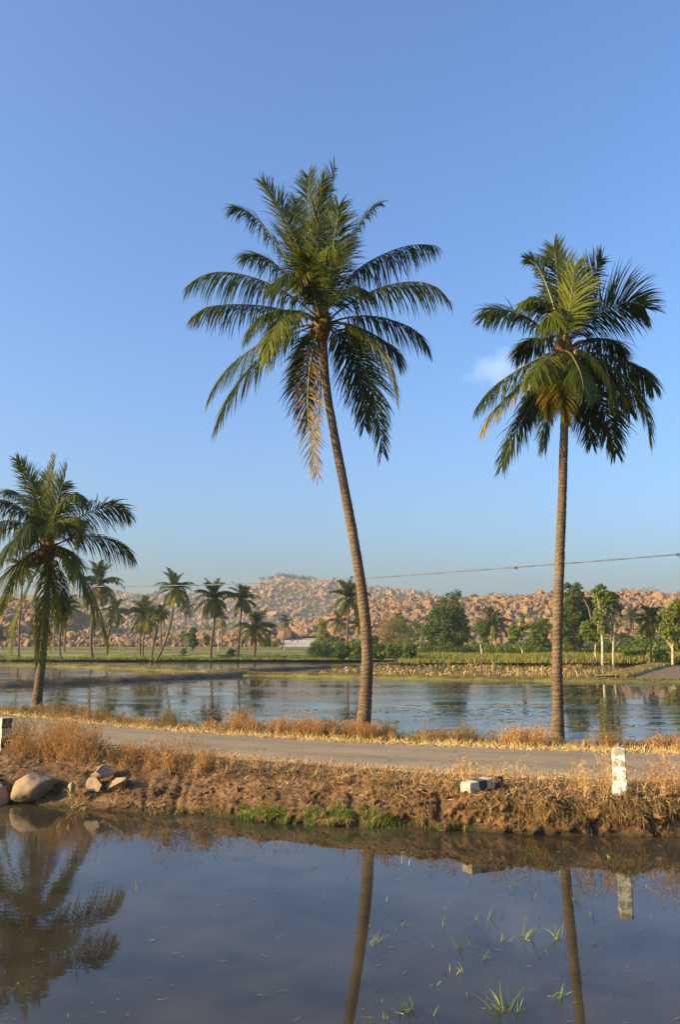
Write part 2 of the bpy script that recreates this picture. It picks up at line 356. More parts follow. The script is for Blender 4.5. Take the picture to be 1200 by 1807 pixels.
def water_mat(name, deep, deep2, calm, far=False):
    m, nt, p, _ = mat(name)
    pos = geo_pos(nt)
    n0 = noise(nt, 0.55, 5, 0.6, vec=pos); n1 = noise(nt, 1.6, 5, 0.6, vec=pos)
    c = mixc(nt, ramp(nt, n0, [(0.35, (0, 0, 0)), (0.7, (1, 1, 1))]).outputs[0], deep, deep2)
    c = mixc(nt, ramp(nt, n1, [(0.5, (0, 0, 0)), (0.68, (0.6, 0.6, 0.6))]).outputs[0], c, tuple(v * 0.55 for v in deep))
    p.inputs['IOR'].default_value = 1.333
    if far:
        # wind-rippled streaks and skins of scum between the calm water
        st = noise(nt, 0.16, 5, 0.62, vec=pos, mapping=(0.55, 1.9, 1))
        rip = noise(nt, 5, 3, 0.6, vec=pos, mapping=(0.6, 1.4, 1)); rip2 = noise(nt, 1.3, 3, 0.6, vec=pos, mapping=(0.6, 1.3, 1))
        mask = ramp(nt, st, [(0.46, (0.06, 0.06, 0.06)), (0.62, (1, 1, 1))]).outputs[0]
        sc = noise(nt, 0.5, 7, 0.75, vec=pos, mapping=(0.35, 1.5, 1))
        scm = ramp(nt, sc, [(0.56, (0, 0, 0)), (0.64, (1, 1, 1))]).outputs[0]
        c = mixc(nt, mathn(nt, 'MULTIPLY', scm, 0.45), c, (0.085, 0.08, 0.065))
        h = mathn(nt, 'MULTIPLY', mathn(nt, 'MULTIPLY_ADD', rip2, 1.5, rip), mask)
        bump(nt, p, h, 0.25, 0.02)
        nt.links.new(mathn(nt, 'MULTIPLY_ADD', scm, 0.1, mathn(nt, 'MULTIPLY_ADD', mask, 0.08, 0.03)), p.inputs['Roughness'])
    else:
        sx = nt.nodes.new('ShaderNodeSeparateXYZ'); nt.links.new(pos, sx.inputs[0])
        rip = noise(nt, 7, 2, 0.5, vec=pos, mapping=(0.7, 1.2, 1)); big = noise(nt, 1.7, 2, 0.5, vec=pos)
        leftm = ramp(nt, mathn(nt, 'MULTIPLY_ADD', sx.outputs[0], 0.18, mathn(nt, 'MULTIPLY_ADD', big, 0.35, 0.55)), [(0.02, (1, 1, 1)), (0.45, (0.08, 0.08, 0.08))]).outputs[0]
        bump(nt, p, mathn(nt, 'MULTIPLY', mathn(nt, 'MULTIPLY_ADD', big, 2.0, rip), leftm), 0.07, calm)
        p.inputs['Roughness'].default_value = 0.015
    nt.links.new(c, p.inputs['Base Color'])
    return m
M_NWATER = water_mat('still_muddy_water', (0.026, 0.022, 0.013), (0.066, 0.054, 0.036), 0.014)
M_FWATER = water_mat('paddy_water', (0.03, 0.027, 0.02), (0.05, 0.043, 0.032), 0.02, True)

def simple(name, stops, scale, rough=0.9, bmp=0.5, bd=0.05, vec='geo', mapping=None):
    m, nt, p, _ = mat(name)
    n = noise(nt, scale, 6, 0.68, vec=geo_pos(nt), mapping=mapping)
    nt.links.new(ramp(nt, n, stops).outputs[0], p.inputs['Base Color']); p.inputs['Roughness'].default_value = rough
    p.inputs['Specular IOR Level'].default_value = 0.2
    bump(nt, p, n, bmp, bd); return m
M_MUD = simple('dark_mud', [(0.35, (0.07, 0.048, 0.032)), (0.6, (0.13, 0.09, 0.055)), (0.75, (0.19, 0.13, 0.07))], 1.3, 0.6, 0.6, 0.1)
M_MUDF = simple('drained_mud', [(0.35, (0.13, 0.085, 0.05)), (0.6, (0.20, 0.13, 0.075)), (0.75, (0.28, 0.19, 0.10))], 0.9, 0.85, 0.8, 0.12)
M_DIKE = simple('grassy_dike', [(0.3, (0.07, 0.065, 0.018)), (0.5, (0.13, 0.12, 0.026)), (0.7, (0.20, 0.16, 0.045))], 1.1, 0.95, 0.7, 0.1)
M_DIKE2 = simple('earth_dike', [(0.35, (0.06, 0.045, 0.03)), (0.55, (0.11, 0.08, 0.045)), (0.75, (0.17, 0.13, 0.05))], 1.6, 0.95, 0.8, 0.12)

# ground: albedo per place, plus shade of the hill crevices, in a colour attribute
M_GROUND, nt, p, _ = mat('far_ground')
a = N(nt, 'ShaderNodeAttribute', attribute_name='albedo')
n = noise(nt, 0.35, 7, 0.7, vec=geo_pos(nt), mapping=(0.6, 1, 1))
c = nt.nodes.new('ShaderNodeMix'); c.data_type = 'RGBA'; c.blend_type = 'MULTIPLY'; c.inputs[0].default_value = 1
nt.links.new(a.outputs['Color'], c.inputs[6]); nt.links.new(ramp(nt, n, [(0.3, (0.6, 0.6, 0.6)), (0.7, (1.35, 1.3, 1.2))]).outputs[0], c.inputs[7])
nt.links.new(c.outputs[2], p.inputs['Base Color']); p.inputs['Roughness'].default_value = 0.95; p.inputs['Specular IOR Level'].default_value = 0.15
bump(nt, p, n, 0.6, 0.4)
M_WIRE, nt, p, _ = mat('cable_rubber'); p.inputs['Base Color'].default_value = (0.10, 0.11, 0.13, 1); p.inputs['Roughness'].default_value = 0.5

# ------------------------------------------------------------------ embankment, road, near water
def curve_of(pts, z):
    G = np.array([ground(px, py, z) for px, py in pts]); 
    def f(X):
        X = np.asarray(X, float); Y = np.interp(X, G[:, 0], G[:, 1])
        sl0 = (G[2, 1] - G[0, 1]) / (G[2, 0] - G[0, 0]); sl1 = (G[-1, 1] - G[-3, 1]) / (G[-1, 0] - G[-3, 0])
        Y = np.where(X < G[0, 0], G[0, 1] + sl0 * (X - G[0, 0]), Y); Y = np.where(X > G[-1, 0], G[-1, 1] + sl1 * (X - G[-1, 0]), Y)
        return Y
    return f
RZ = 0.52
_wl = curve_of([(-20, 1417), (100, 1421), (200, 1428), (400, 1443), (600, 1456), (800, 1466), (1000, 1474), (1220, 1480)], 0.0)
_lip = curve_of([(-20, 1338), (100, 1342), (200, 1350), (400, 1368), (600, 1384), (750, 1396), (850, 1406), (1000, 1410), (1220, 1413)], RZ)
_rn = curve_of([(-20, 1302), (100, 1312), (200, 1321), (400, 1338), (530, 1349), (800, 1368), (1000, 1376), (1220, 1383)], RZ)
_rf = curve_of([(-20, 1260), (100, 1273), (200, 1284), (400, 1299), (600, 1311), (800, 1319), (1000, 1327), (1220, 1333)], RZ)
def smoothX(f, X):      # soften the kinks of the pixel-traced curves
    return sum(f(X + d) for d in (-0.9, -0.45, 0, 0.45, 0.9)) / 5
def emb(X, w):
    """surface of the embankment: w 0 pond bed, 0.2 waterline, 1 lip, 2 road edge, 3 far road edge, 4 back lip, 5 far pond bed"""
    X = np.asarray(X, float); w = np.asarray(w, float)
    yw, yl, yn, yf = [smoothX(f, X) for f in (_wl, _lip, _rn, _rf)]
    yb = yf + 2.1
    ks = [0, .2, .45, .8, 1, 2, 3, 4, 4.6, 5]
    yl2 = yl
    Ys = [yw - 0.25, yw, yw + 0.18 * (yl2 - yw), yw + 0.55 * (yl2 - yw), yl2, yn, yf, yb, yb + 0.9, yb + 1.6]
    steep = sstep(X, 1.0, 3.2)
    zs = [np.full_like(X, -0.3), 0 * X, 0.20 + 0.10 * steep, 0.37 + 0.07 * steep, RZ + 0 * X, RZ + 0 * X, RZ + 0 * X, RZ - 0.04 + 0 * X, 0 * X + 0.05, 0 * X - 0.4]
    Y = np.zeros(np.broadcast(X, w).shape); Z = Y.copy()
    for i in range(len(ks) - 1):
        m = (w >= ks[i]) & (w <= ks[i + 1] if i == len(ks) - 2 else w < ks[i + 1])
        t = (w - ks[i]) / (ks[i + 1] - ks[i])
        Y = np.where(m, Ys[i] * (1 - t) + Ys[i + 1] * t, Y); Z = np.where(m, zs[i] * (1 - t) + zs[i + 1] * t, Z)
    face = sstep(w, 0.0, 0.3) * (1 - sstep(w, 0.95, 1.35))
    top = sstep(w, 0.9, 1.2) * (1 - sstep(w, 1.85, 2.0)) + sstep(w, 3.05, 3.4) * (1 - sstep(w, 4.6, 5))
    big = fbm(X * 0.9, Z * 1.2, 0, 3, 3); mid = fbm(X * 3.1, Z * 4.5 + Y, Y * 2, 5, 4); fine = fbm(X * 11, Z * 13, Y * 11, 9, 3)
    gully = np.abs(fbm(X * 1.3, Z * 0.7, 0, 31, 3)); gully = np.exp(-(gully / 0.06) ** 2)
    crumb = fbm(X * 26, Z * 30, Y * 26, 19, 3)
    Y = Y + face * (0.30 * big + 0.19 * mid + 0.09 * fine + 0.04 * crumb + 0.04 * gully)
    Z = Z + top * 0.02 * fine + face * (0.07 * fbm(X * 2, Y * 2.5, 0, 12, 4) + 0.06 * fine + 0.03 * crumb - 0.04 * gully) + top * (0.05 * fbm(X * 1.7, Y * 1.9, 0, 14, 4) + 0.025)
    return np.stack(np.broadcast_arrays(X, Y, Z), -1)
Xs = np.concatenate([np.linspace(-70, -11, 60, endpoint=False), np.arange(-11, 8.5, 0.035), np.linspace(8.5, 60, 50)])
ws = np.concatenate([np.linspace(0, 0.2, 5, endpoint=False), np.linspace(0.2, 1.0, 36, endpoint=False), np.linspace(1, 2, 26, endpoint=False), np.linspace(2, 3, 5, endpoint=False), np.linspace(3, 4, 20, endpoint=False), np.linspace(4, 5, 12)])
XX, WW = np.meshgrid(Xs, ws, indexing='ij')
V = emb(XX, WW)
tag(MB().add(V, grid_faces(len(Xs), len(ws))).build('dirt_bank', M_SOIL), kind='structure')

Xr = np.concatenate([np.linspace(-70, -12, 80, endpoint=False), np.arange(-12, 9, 0.12), np.linspace(9, 60, 60)]); vr = np.linspace(0, 1, 15)
XX, VV = np.meshgrid(Xr, vr, indexing='ij')
y0 = smoothX(_rn, XX) + 0.10 * fbm(XX * 1.1, 0, 0, 41, 4) - 0.02; y1 = smoothX(_rf, XX) + 0.10 * fbm(XX * 1.1, 5, 0, 43, 4) + 0.02
YY = y0 * (1 - VV) + y1 * VV
ZZ = RZ + 0.03 + 0.05 * np.sin(VV * PI) + 0.008 * fbm(XX * 0.8, YY * 0.8, 0, 44, 3) - 0.045 * ((VV == 0) | (VV == 1))
tag(MB().add(np.stack([XX, YY, ZZ], -1), grid_faces(len(Xr), len(vr)), VV.ravel()).build('road', M_ROAD), kind='structure')

def sheet(name, x0, x1, y0, y1, z, m, kind='structure'):
    o = MB().add([(x0, y0, z), (x1, y0, z), (x1, y1, z), (x0, y1, z)], np.array([[0, 1, 2, 3]])).build(name, m, smooth=False)
    return tag(o, kind=kind)
# near pond follows the embankment, so it stays flat water and ends inside the bank
Xn = np.linspace(-68, 58, 60); yn_ = smoothX(_wl, Xn) + 0.7
V = np.concatenate([np.stack([Xn, np.full_like(Xn, -25.0), 0 * Xn], -1), np.stack([Xn, yn_, 0 * Xn], -1)])
i = np.arange(59); tag(MB().add(V, np.stack([i, i + 1, i + 61, i + 60], -1)).build('pond_water', M_NWATER), kind='structure')
yn2 = smoothX(_rf, Xn) + 2.6
V = np.concatenate([np.stack([Xn, yn2, 0 * Xn], -1), np.stack([Xn * 2.6, np.full_like(Xn, 125.0), 0 * Xn], -1)])
tag(MB().add(V, np.stack([i, i + 1, i + 61, i + 60], -1)).build('paddy_water', M_FWATER), kind='structure')
sheet('pond_bed', -900, 900, -40, 240, -0.45, M_MUD)

# ------------------------------------------------------------------ far land and hills
def prof(pts, Yr, sub_=0.0):
    X = np.array([(px - 600) / F * Yr for px, py in pts]); H = np.array([CAMZ + (1125 - py) * Yr / F / math.cos(PITCH) * 1.0 - sub_ for px, py in pts])
    return X, H
# (pixel angles above the horizon turn into heights at the ridge distance)
def prof(pts, Yr, sub_=0.0):
    P = np.array([at(px, py, Yr) for px, py in pts]); return P[:, 0], P[:, 2] - sub_
MTX, MTH = prof([(-300, 1052), (-100, 1058), (0, 1055), (60, 1052), (120, 1050), (200, 1046), (260, 1047), (300, 1049), (345, 1046), (395, 1052), (430, 1045), (455, 1032), (480, 1021), (505, 1020), (540, 1024), (600, 1024), (640, 1033), (680, 1039), (740, 1043), (770, 1052), (830, 1070), (900, 1090), (1200, 1100)], 1100, 3.0)
RGX, RGH = prof([(380, 1128), (440, 1120), (500, 1104), (560, 1092), (610, 1068), (645, 1057), (700, 1052), (750, 1053), (790, 1058), (830, 1052), (880, 1048), (960, 1049), (1000, 1043), (1050, 1045), (1090, 1047), (1120, 1040), (1140, 1041), (1165, 1047), (1200, 1048), (1300, 1044), (1500, 1060), (2200, 1110)], 430, 1.3)
PLX, PLH = prof([(-900, 1110), (-300, 1080), (-100, 1068), (-20, 1066), (20, 1064), (60, 1066), (100, 1072), (135, 1092), (170, 1108), (230, 1118), (300, 1124)], 330, 1.0)
_front = np.array([ground(px, py, 0.1) for px, py in [(-400, 1166), (-60, 1166), (300, 1166), (560, 1168), (640, 1167), (725, 1170), (900, 1172), (1250, 1173.5), (1700, 1174)]])
def terrain(X, Y):
    X = np.asarray(X, float); Y = np.asarray(Y, float)
    b = np.interp(Y, [90, 200, 240, 330, 620, 1800], [0.25, 0.3, 0.9, 4.0, 9.0, 9.0])
    m = np.interp(X, MTX, MTH) * (sstep(Y, 600, 1100) * 0.75 + 0.25 * np.clip((Y - 600) / 500, 0, 1)) * (1 - 0.5 * sstep(Y, 1150, 1700))
    r = np.interp(X, RGX, RGH) * (0.5 * sstep(Y, 262, 430) + 0.5 * np.clip((Y - 262) / 168, 0, 1)) * (1 - 0.7 * sstep(Y, 470, 640))
    p_ = np.interp(X, PLX, PLH) * (0.5 * sstep(Y, 262, 330) + 0.5 * np.clip((Y - 262) / 68, 0, 1)) * (1 - 0.7 * sstep(Y, 345, 450))
    z = np.maximum.reduce([b, m, r, p_])
    fy_ = np.interp(X, _front[:, 0], _front[:, 1]); hump = sstep(X / Y, 0.06, 0.10) * sstep(Y, fy_ + 0.2, fy_ + 3.5) * (1 - sstep(Y, fy_ + 9, fy_ + 22)); z = z + 0.5 * hump * (0.8 + 0.5 * fbm(X / 5, Y / 5, 0, 75, 3)) * (Y > 40)
    up = sstep(z, 3, 9)
    return z + up * (1.3 * fbm(X / 17, Y / 17, 0, 71, 4) + 0.006 * Y * fbm(X / 60, Y / 60, 0, 73, 3))
def frontY(X): return np.interp(X, _front[:, 0], _front[:, 1])
Xg = np.concatenate([np.linspace(-1400, -260, 60, endpoint=False), np.linspace(-260, 260, 330, endpoint=False), np.linspace(260, 1400, 60)])
Yt = np.concatenate([np.linspace(0, 0.02, 4), np.linspace(0.03, 1, 130) ** 1.9])
XX, TT = np.meshgrid(Xg, Yt, indexing='ij')
YY = frontY(XX) + TT * (1800 - frontY(XX))
ZZ = terrain(XX, YY) + 0.10 * fbm(XX * 0.5, YY * 0.5, 0, 77, 3) * (YY < 260)
ZZ = np.where(TT == 0, -0.3, ZZ)
gm = MB().add(np.stack([XX, YY, ZZ], -1), grid_faces(len(Xg), len(Yt))).mesh('ground', M_GROUND)
px_ = XX / YY * F + 600
sd = np.array([1125 + (CAMZ - ZZ) / YY * F])[0]
col = np.empty(XX.shape + (3,)); col[:] = (0.13, 0.12, 0.045)
nA = fbm(XX / 9, YY / 5, 0, 81, 4); nB = fbm(XX / 30, YY / 14, 0, 83, 3)
col[nA > 0.08] = (0.20, 0.16, 0.06); col[nA < -0.15] = (0.085, 0.10, 0.03)
yp = 1125 + 2.72 * F / YY + 1.1 * fbm(XX / 22, YY / 9, 0, 85, 3) + 0.0 * XX
lf = XX < 0.03 * YY
for a_, b_, cc in ((1160.3, 1170, (0.10, 0.095, 0.03)), (1158.5, 1160.3, (0.17, 0.13, 0.055)), (1154.2, 1158.5, (0.17, 0.27, 0.018)), (1152.6, 1154.2, (0.24, 0.19, 0.09)), (1149.8, 1152.6, (0.12, 0.13, 0.03)), (1147.6, 1149.8, (0.25, 0.17, 0.08)), (1144.5, 1147.6, (0.13, 0.14, 0.04)), (1140, 1144.5, (0.20, 0.15, 0.08))):
    k_ = lf & (yp > a_) & (yp <= b_) & (YY < 235); col[k_] = cc
k_ = lf & (yp > 1154.2) & (yp < 1158.5) & (nB < -0.18); col[k_] = (0.16, 0.15, 0.04)
g2 = (YY > 120) & (YY < 185) & ~lf & (nB > -0.1); col[g2] = (0.13, 0.17, 0.03)
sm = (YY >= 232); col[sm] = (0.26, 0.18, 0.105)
slab = (YY > 225) & (YY < 330) & (px_ > 478) & (px_ < 585); col[slab] = (0.44, 0.38, 0.33)
hi = ZZ > 7; col[hi] = (0.10, 0.075, 0.045); col[hi & (nA > 0.02)] = (0.06, 0.07, 0.025)  # shade of the crevices between boulders put into the colour, greenish for scrub
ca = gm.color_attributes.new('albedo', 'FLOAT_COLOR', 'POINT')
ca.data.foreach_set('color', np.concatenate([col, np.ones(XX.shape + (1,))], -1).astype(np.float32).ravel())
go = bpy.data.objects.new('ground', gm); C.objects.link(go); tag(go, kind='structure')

# ------------------------------------------------------------------ boulders
import bmesh
def boulder_shape(seed, sub, cuts=22, flat=1.0):
    r_ = np.random.default_rng(seed)
    bm = bmesh.new(); bmesh.ops.create_icosphere(bm, subdivisions=sub, radius=1.0)
    V = np.array([v.co[:] for v in bm.verts]); Fc = np.array([[v.index for v in f.verts] for f in bm.faces]); bm.free()
    for k in range(cuts):
        n = nrm(r_.normal(size=3)); d = r_.uniform(0.40, 0.74)
        s = V @ n; o = s > d; V[o] -= np.outer((s[o] - d) * 0.99, n)
    V += 0.06 * V * fbm(V[:, 0] * 1.7, V[:, 1] * 1.7, V[:, 2] * 1.7, seed, 3)[:, None]
    V /= np.abs(V).max()
    V *= np.array([r_.uniform(0.8, 1.35), r_.uniform(0.7, 1.1), r_.uniform(0.55, 1.25) * flat])
    return V, Fc
BV2 = [boulder_shape(100 + k, 2) for k in range(16)]
BV3 = [boulder_shape(200 + k, 3) for k in range(16)]
bmesh3 = [MB().add(v, f, (k * 0.37) % 1).mesh('boulder', M_ROCK, smooth=False) for k, (v, f) in enumerate(BV3)]
def scatter(n, xr, yr, size, accept=None):
    X = rng.uniform(*xr, n); Y = rng.uniform(*yr, n); S = size(n)
    Z = terrain(X, Y)
    P = np.stack([X, Y, Z], 1); ok = np.ones(n, bool) if accept is None else accept(X, Y, Z)
    return P[ok], S[ok]
def by_h(n, pxr, Y0, Yr, size, pw=0.85, keep=None):
    t = rng.uniform(0, 1, n) ** pw; Y = Y0 + t * (Yr - Y0); X = (rng.uniform(*pxr, n) - 600) / F * Y
    P = np.stack([X, Y, terrain(X, Y)], 1); S = size(n)
    if keep is not None:
        k = keep(X / Y * F + 600, P); P, S = P[k], S[k]
    return P, S
ln_ = lambda m, s, lo, hi: (lambda n: np.clip(np.exp(rng.normal(math.log(m), s, n)), lo, hi))
sets = []
sets.append(by_h(8500, (-40, 860), 640, 1120, ln_(1.7, 0.45, 0.8, 6.0), 0.8) + ('m',))
sets.append(by_h(6200, (480, 1260), 268, 440, ln_(0.95, 0.5, 0.35, 2.6), 0.75, lambda q, P: P[:, 2] > 3.0) + ('r',))
sets.append(by_h(34, (1085, 1260), 330, 440, ln_(2.6, 0.3, 1.8, 3.6), 0.6) + ('r',))
sl_ = by_h(60, (540, 1250), 290, 430, ln_(3.2, 0.3, 2.2, 5.0), 0.9); sl_[0][:, 2] -= 1.9; sets.append(sl_ + ('r',))
sets.append(by_h(55, (455, 585), 275, 345, ln_(2.5, 0.3, 1.6, 4.2), 1.0) + ('r',))
sets.append(by_h(1100, (-60, 190), 262, 340, ln_(1.05, 0.5, 0.4, 3.2), 0.85, lambda q, P: P[:, 2] > 2.5) + ('p',))
sets.append(by_h(3200, (-20, 485), 222, 400, ln_(0.55, 0.5, 0.2, 2.2), 1.2) + ('f',))
sets.append(by_h(200, (585, 900), 225, 280, ln_(0.8, 0.4, 0.3, 2.0), 1.0) + ('f',))
P = np.concatenate([s[0] for s in sets]); S = np.concatenate([s[1] for s in sets]); K = np.concatenate([np.full(len(s[0]), s[2]) for s in sets])
app = S / P[:, 1] * F
infr = (P[:, 0] / P[:, 1] * F + 600 > -5) & (P[:, 0] / P[:, 1] * F + 600 < 1205)
order = np.argsort(-(app * infr))
TXT = {'m': 'pinkish grey boulder among many piled on the distant hazy mountain', 'r': 'weathered orange granite boulder among many heaped on the long rocky ridge',
       'p': 'orange boulder in the rock pile rising behind the leftmost palms', 'f': 'small tan boulder strewn on the stony plain below the hills'}
GRP = {'m': 'boulders on the distant mountain', 'r': 'boulders on the rocky ridge', 'p': 'boulders of the rock pile', 'f': 'boulders strewn on the plain'}
def rotm(n):
    a = rng.uniform(0, 2 * PI, n); b = rng.normal(0, 0.35, n); g = rng.normal(0, 0.35, n)
    return a, b, g
A, B, G_ = rotm(len(P))
from mathutils import Euler
for i_ in order[:290]:
    o = bpy.data.objects.new('boulder', bmesh3[int(i_) % 16]); C.objects.link(o)
    s = S[i_]; o.location = (P[i_][0], P[i_][1], P[i_][2] + s * 0.25); o.scale = (s, s, s); o.rotation_euler = (B[i_], G_[i_], A[i_])
    tag(o, TXT[K[i_]], 'boulder', GRP[K[i_]])
mb = MB()
for q in range(16):
    for far_ in (0, 1):
        idx = np.array([i_ for i_ in order[290:] if int(i_) % 16 == q and (app[i_] < 6) == bool(far_)])
        if not len(idx): continue
        v, f = (BV2 if far_ else BV3)[q]
        ca_, sa_ = np.cos(A[idx]), np.sin(A[idx]); cb, sb = np.cos(B[idx]), np.sin(B[idx])
        R = np.zeros((len(idx), 3, 3)); R[:, 0, 0] = ca_; R[:, 0, 1] = -sa_ * cb; R[:, 0, 2] = sa_ * sb; R[:, 1, 0] = sa_; R[:, 1, 1] = ca_ * cb; R[:, 1, 2] = -ca_ * sb; R[:, 2, 1] = sb; R[:, 2, 2] = cb
        VV = np.einsum('nij,vj->nvi', R, v) * S[idx][:, None, None] + P[idx][:, None, :]; VV[:, :, 2] += (S[idx] * 0.25)[:, None]
        FF = f[None] + (np.arange(len(idx)) * len(v))[:, None, None]
        mb.add(VV.reshape(-1, 3), FF.reshape(-1, 3), np.repeat(rng.uniform(0, 1, len(idx)), len(v)))
tag(mb.build('small_boulders', M_ROCK, smooth=False), 'countless orange and grey boulders covering the hills', 'boulders', kind='stuff')

# ------------------------------------------------------------------ dikes between the flooded fields
def dike(pts, h, wd, m, seed, sub_=1.2):
    G = np.array([ground(px, py, 0.0) for px, py in pts]); L = np.sum(np.linalg.norm(np.diff(G, axis=0), axis=1)); n = int(L / 0.5) + 4
    Pc = crom(G, n); T = nrm(np.gradient(Pc, axis=0)); S_ = np.stack([T[:, 1], -T[:, 0], 0 * T[:, 0]], 1)
    u = np.linspace(-1, 1, 11)
    hh = h * (1 - np.abs(u) ** 2.4) ** 0.8 if False else h * (1 - sstep(np.abs(u), 0.35, 0.95))
    V = Pc[:, None, :] + S_[:, None, :] * (u * wd)[None, :, None]; V[:, :, 2] = -0.15 + (hh + 0.15)[None, :] * (0.85 + 0.5 * fbm(V[:, :, 0] * 0.7, V[:, :, 1] * 0.7, 0, seed, 3))
    V[:, :, 0] += 0.25 * fbm(V[:, :, 0] * 0.8, V[:, :, 1], 3, seed + 1, 3); V[:, :, 1] += 0.3 * fbm(V[:, :, 0] * 0.8, V[:, :, 1], 7, seed + 2, 3)
    V[:, 0, 2] = V[:, -1, 2] = -0.3
    tag(MB().add(V, grid_faces(n, 11)).build('field_dike', m), kind='structure')
    return Pc, S_, L
D1 = dike([(-200, 1222), (-60, 1213), (0, 1211), (100, 1207), (200, 1203), (300, 1198), (432, 1191)], 0.42, 1.3, M_DIKE2, 301)
D2 = dike([(425, 1191.5), (520, 1193), (600, 1195), (800, 1199), (1000, 1201.5), (1300, 1204), (1600, 1206)], 0.27, 1.5, M_DIKE, 311)
D3 = dike([(-200, 1171), (0, 1174), (100, 1176), (250, 1181), (432, 1190)], 0.3, 1.5, M_DIKE, 321)
D4 = dike([(400, 1185), (520, 1180.5), (640, 1175.5), (728, 1170)], 0.28, 1.1, M_DIKE2, 331)
D5 = dike([(1078, 1200), (1110, 1189.5), (1150, 1179), (1180, 1173)], 0.35, 1.6, M_DIKE, 341)
# drained muddy field beyond the slanting dike
q = np.array([ground(px, py, 0.03) for px, py in [(1088, 1201), (1300, 1203), (1700, 1206), (1700, 1173.5), (1300, 1173), (1182, 1173)]])
tag(MB().add(q, np.array([[0, 1, 2, 3, 4, 5]])).build('mud_field', M_MUDF, smooth=False), kind='structure')
def grass_on(name, D, n, spread, z, L, wd, tint, label, material=M_DRY, cat='grass'):
    Pc, S_, Ln = D; k = rng.integers(0, len(Pc) - 1, n); f = rng.uniform(0, 1, n)[:, None]
    P_ = Pc[k] * (1 - f) + Pc[k + 1] * f + S_[k] * rng.uniform(-spread, spread, n)[:, None]; P_[:, 2] = z
    D_ = rng.normal(size=(n, 3)) * 0.35 + [0, 0, 1]
    v, f_, t, _ = strips(P_, D_, rng.uniform(0.5, 1, n) * L, wd, 0.7, 2, rng.uniform(*tint, n))
    tag(MB().add(v, f_, t).build(name, material), label, cat, kind='stuff')
grass_on('dike_grass', D2, 6500, 0.85, 0.14, 0.20, 0.045, (0.05, 0.55), 'olive grass growing along the long straight dike')
grass_on('dike_grass', D3, 4000, 0.85, 0.16, 0.22, 0.06, (0.1, 0.6), 'yellowish grass along the dike behind the dark one')
grass_on('dike_grass', D1, 2500, 0.5, 0.33, 0.16, 0.035, (0.05, 0.45), 'short grass on top of the dark earthen dike')
grass_on('dike_grass', D4, 1500, 0.5, 0.2, 0.16, 0.05, (0.05, 0.45), 'short grass on the thin dark dike among flooded fields')
grass_on('dike_grass', D5, 2600, 1.0, 0.16, 0.28, 0.06, (0.1, 0.7), 'grass on the slanting dike beside the muddy field')

def frame_blades(name, pxr, Yr, n, L, wd, tint, label, material=M_DRY, zf=terrain, droop=0.6, clump=None, cat='grass'):
    Y = rng.uniform(*Yr, n) if not callable(Yr) else Yr(n); X = (rng.uniform(*pxr, n) - 600) / F * Y
    if clump:
        k = fbm(X * clump, Y * clump, 0, 401, 3) > -0.02; X, Y = X[k], Y[k]; n = len(X)
    P_ = np.stack([X, Y, zf(X, Y)], 1); D_ = rng.normal(size=(n, 3)) * 0.35 + [0, 0, 1]
    v, f_, t, _ = strips(P_, D_, rng.uniform(0.4, 1, n) * L, wd, droop, 2, rng.uniform(*tint, n))
    tag(MB().add(v, f_, t).build(name, material), label, cat, kind='stuff')
fY = lambda a, b: None
def band(a, b, pxr):        # depth range measured from the water's far edge
    def g(n):
        q = rng.uniform(*pxr, n); return frontY((q - 600) / F * 105) + rng.uniform(a, b, n)
    return g
frame_blades('bank_grass', (-20, 620), band(0.3, 8, (0, 620)), 7000, 0.35, 0.07, (0.0, 0.7), 'low green and brown grass along the far shore under the row of palms', M_OLIVE)
frame_blades('bank_grass', (700, 1230), band(0.4, 14, (700, 1200)), 19000, 0.7, 0.08, (0.1, 0.95), 'tall olive and straw grass along the shore below the broadleaf trees', M_OLIVE)
frame_blades('rice_field', (-20, 600), (124, 140), 7000, 0.3, 0.08, (0.4, 0.85), 'bright green young rice behind the row of palms', M_GREEN, clump=0.05, cat='rice')
frame_blades('meadow_grass', (-20, 1230), (172, 235), 9000, 0.45, 0.12, (0.1, 0.6), 'dull olive grass on the flat land below the hills', M_OLIVE, clump=0.08)

# withered crop standing in the flooded field
n = 950
q = rng.uniform(560, 1082, n); yy = rng.uniform(1173.6, 1196, n); keep = (fbm(q / 40, yy / 6, 0, 501, 3) > -0.13) & (yy > 1172 + (q < 740) * (740 - q) * 0.05) & (yy < 1195)
G3 = np.array([ground(a_, b_, 0) for a_, b_ in zip(q[keep], yy[keep])]); mb = MB()
for rep in range(4):
    D_ = rng.normal(size=(len(G3), 3)) * 0.55 + [0, 0, 1]
    v, f_, t, _ = strips(G3 + rng.normal(size=G3.shape) * [0.15, 0.15, 0], D_, rng.uniform(0.18, 0.55, len(G3)), rng.uniform(0.03, 0.09, len(G3)), 1.8, 3, rng.uniform(0.3, 0.9, len(G3)), taper=False)
    mb.add(v, f_, t)
tag(mb.build('withered_crop', M_DRY), 'withered straw coloured crop plants standing in the flooded field', 'crop', kind='stuff')
frame_blades('green_crop', (600, 1085), lambda n: rng.uniform(64, 96, n), 2500, 0.35, 0.06, (0.0, 0.35), 'sparse green shoots between the withered crop plants', M_DRY, zf=lambda X, Y: 0 * X, clump=0.25, cat='crop')

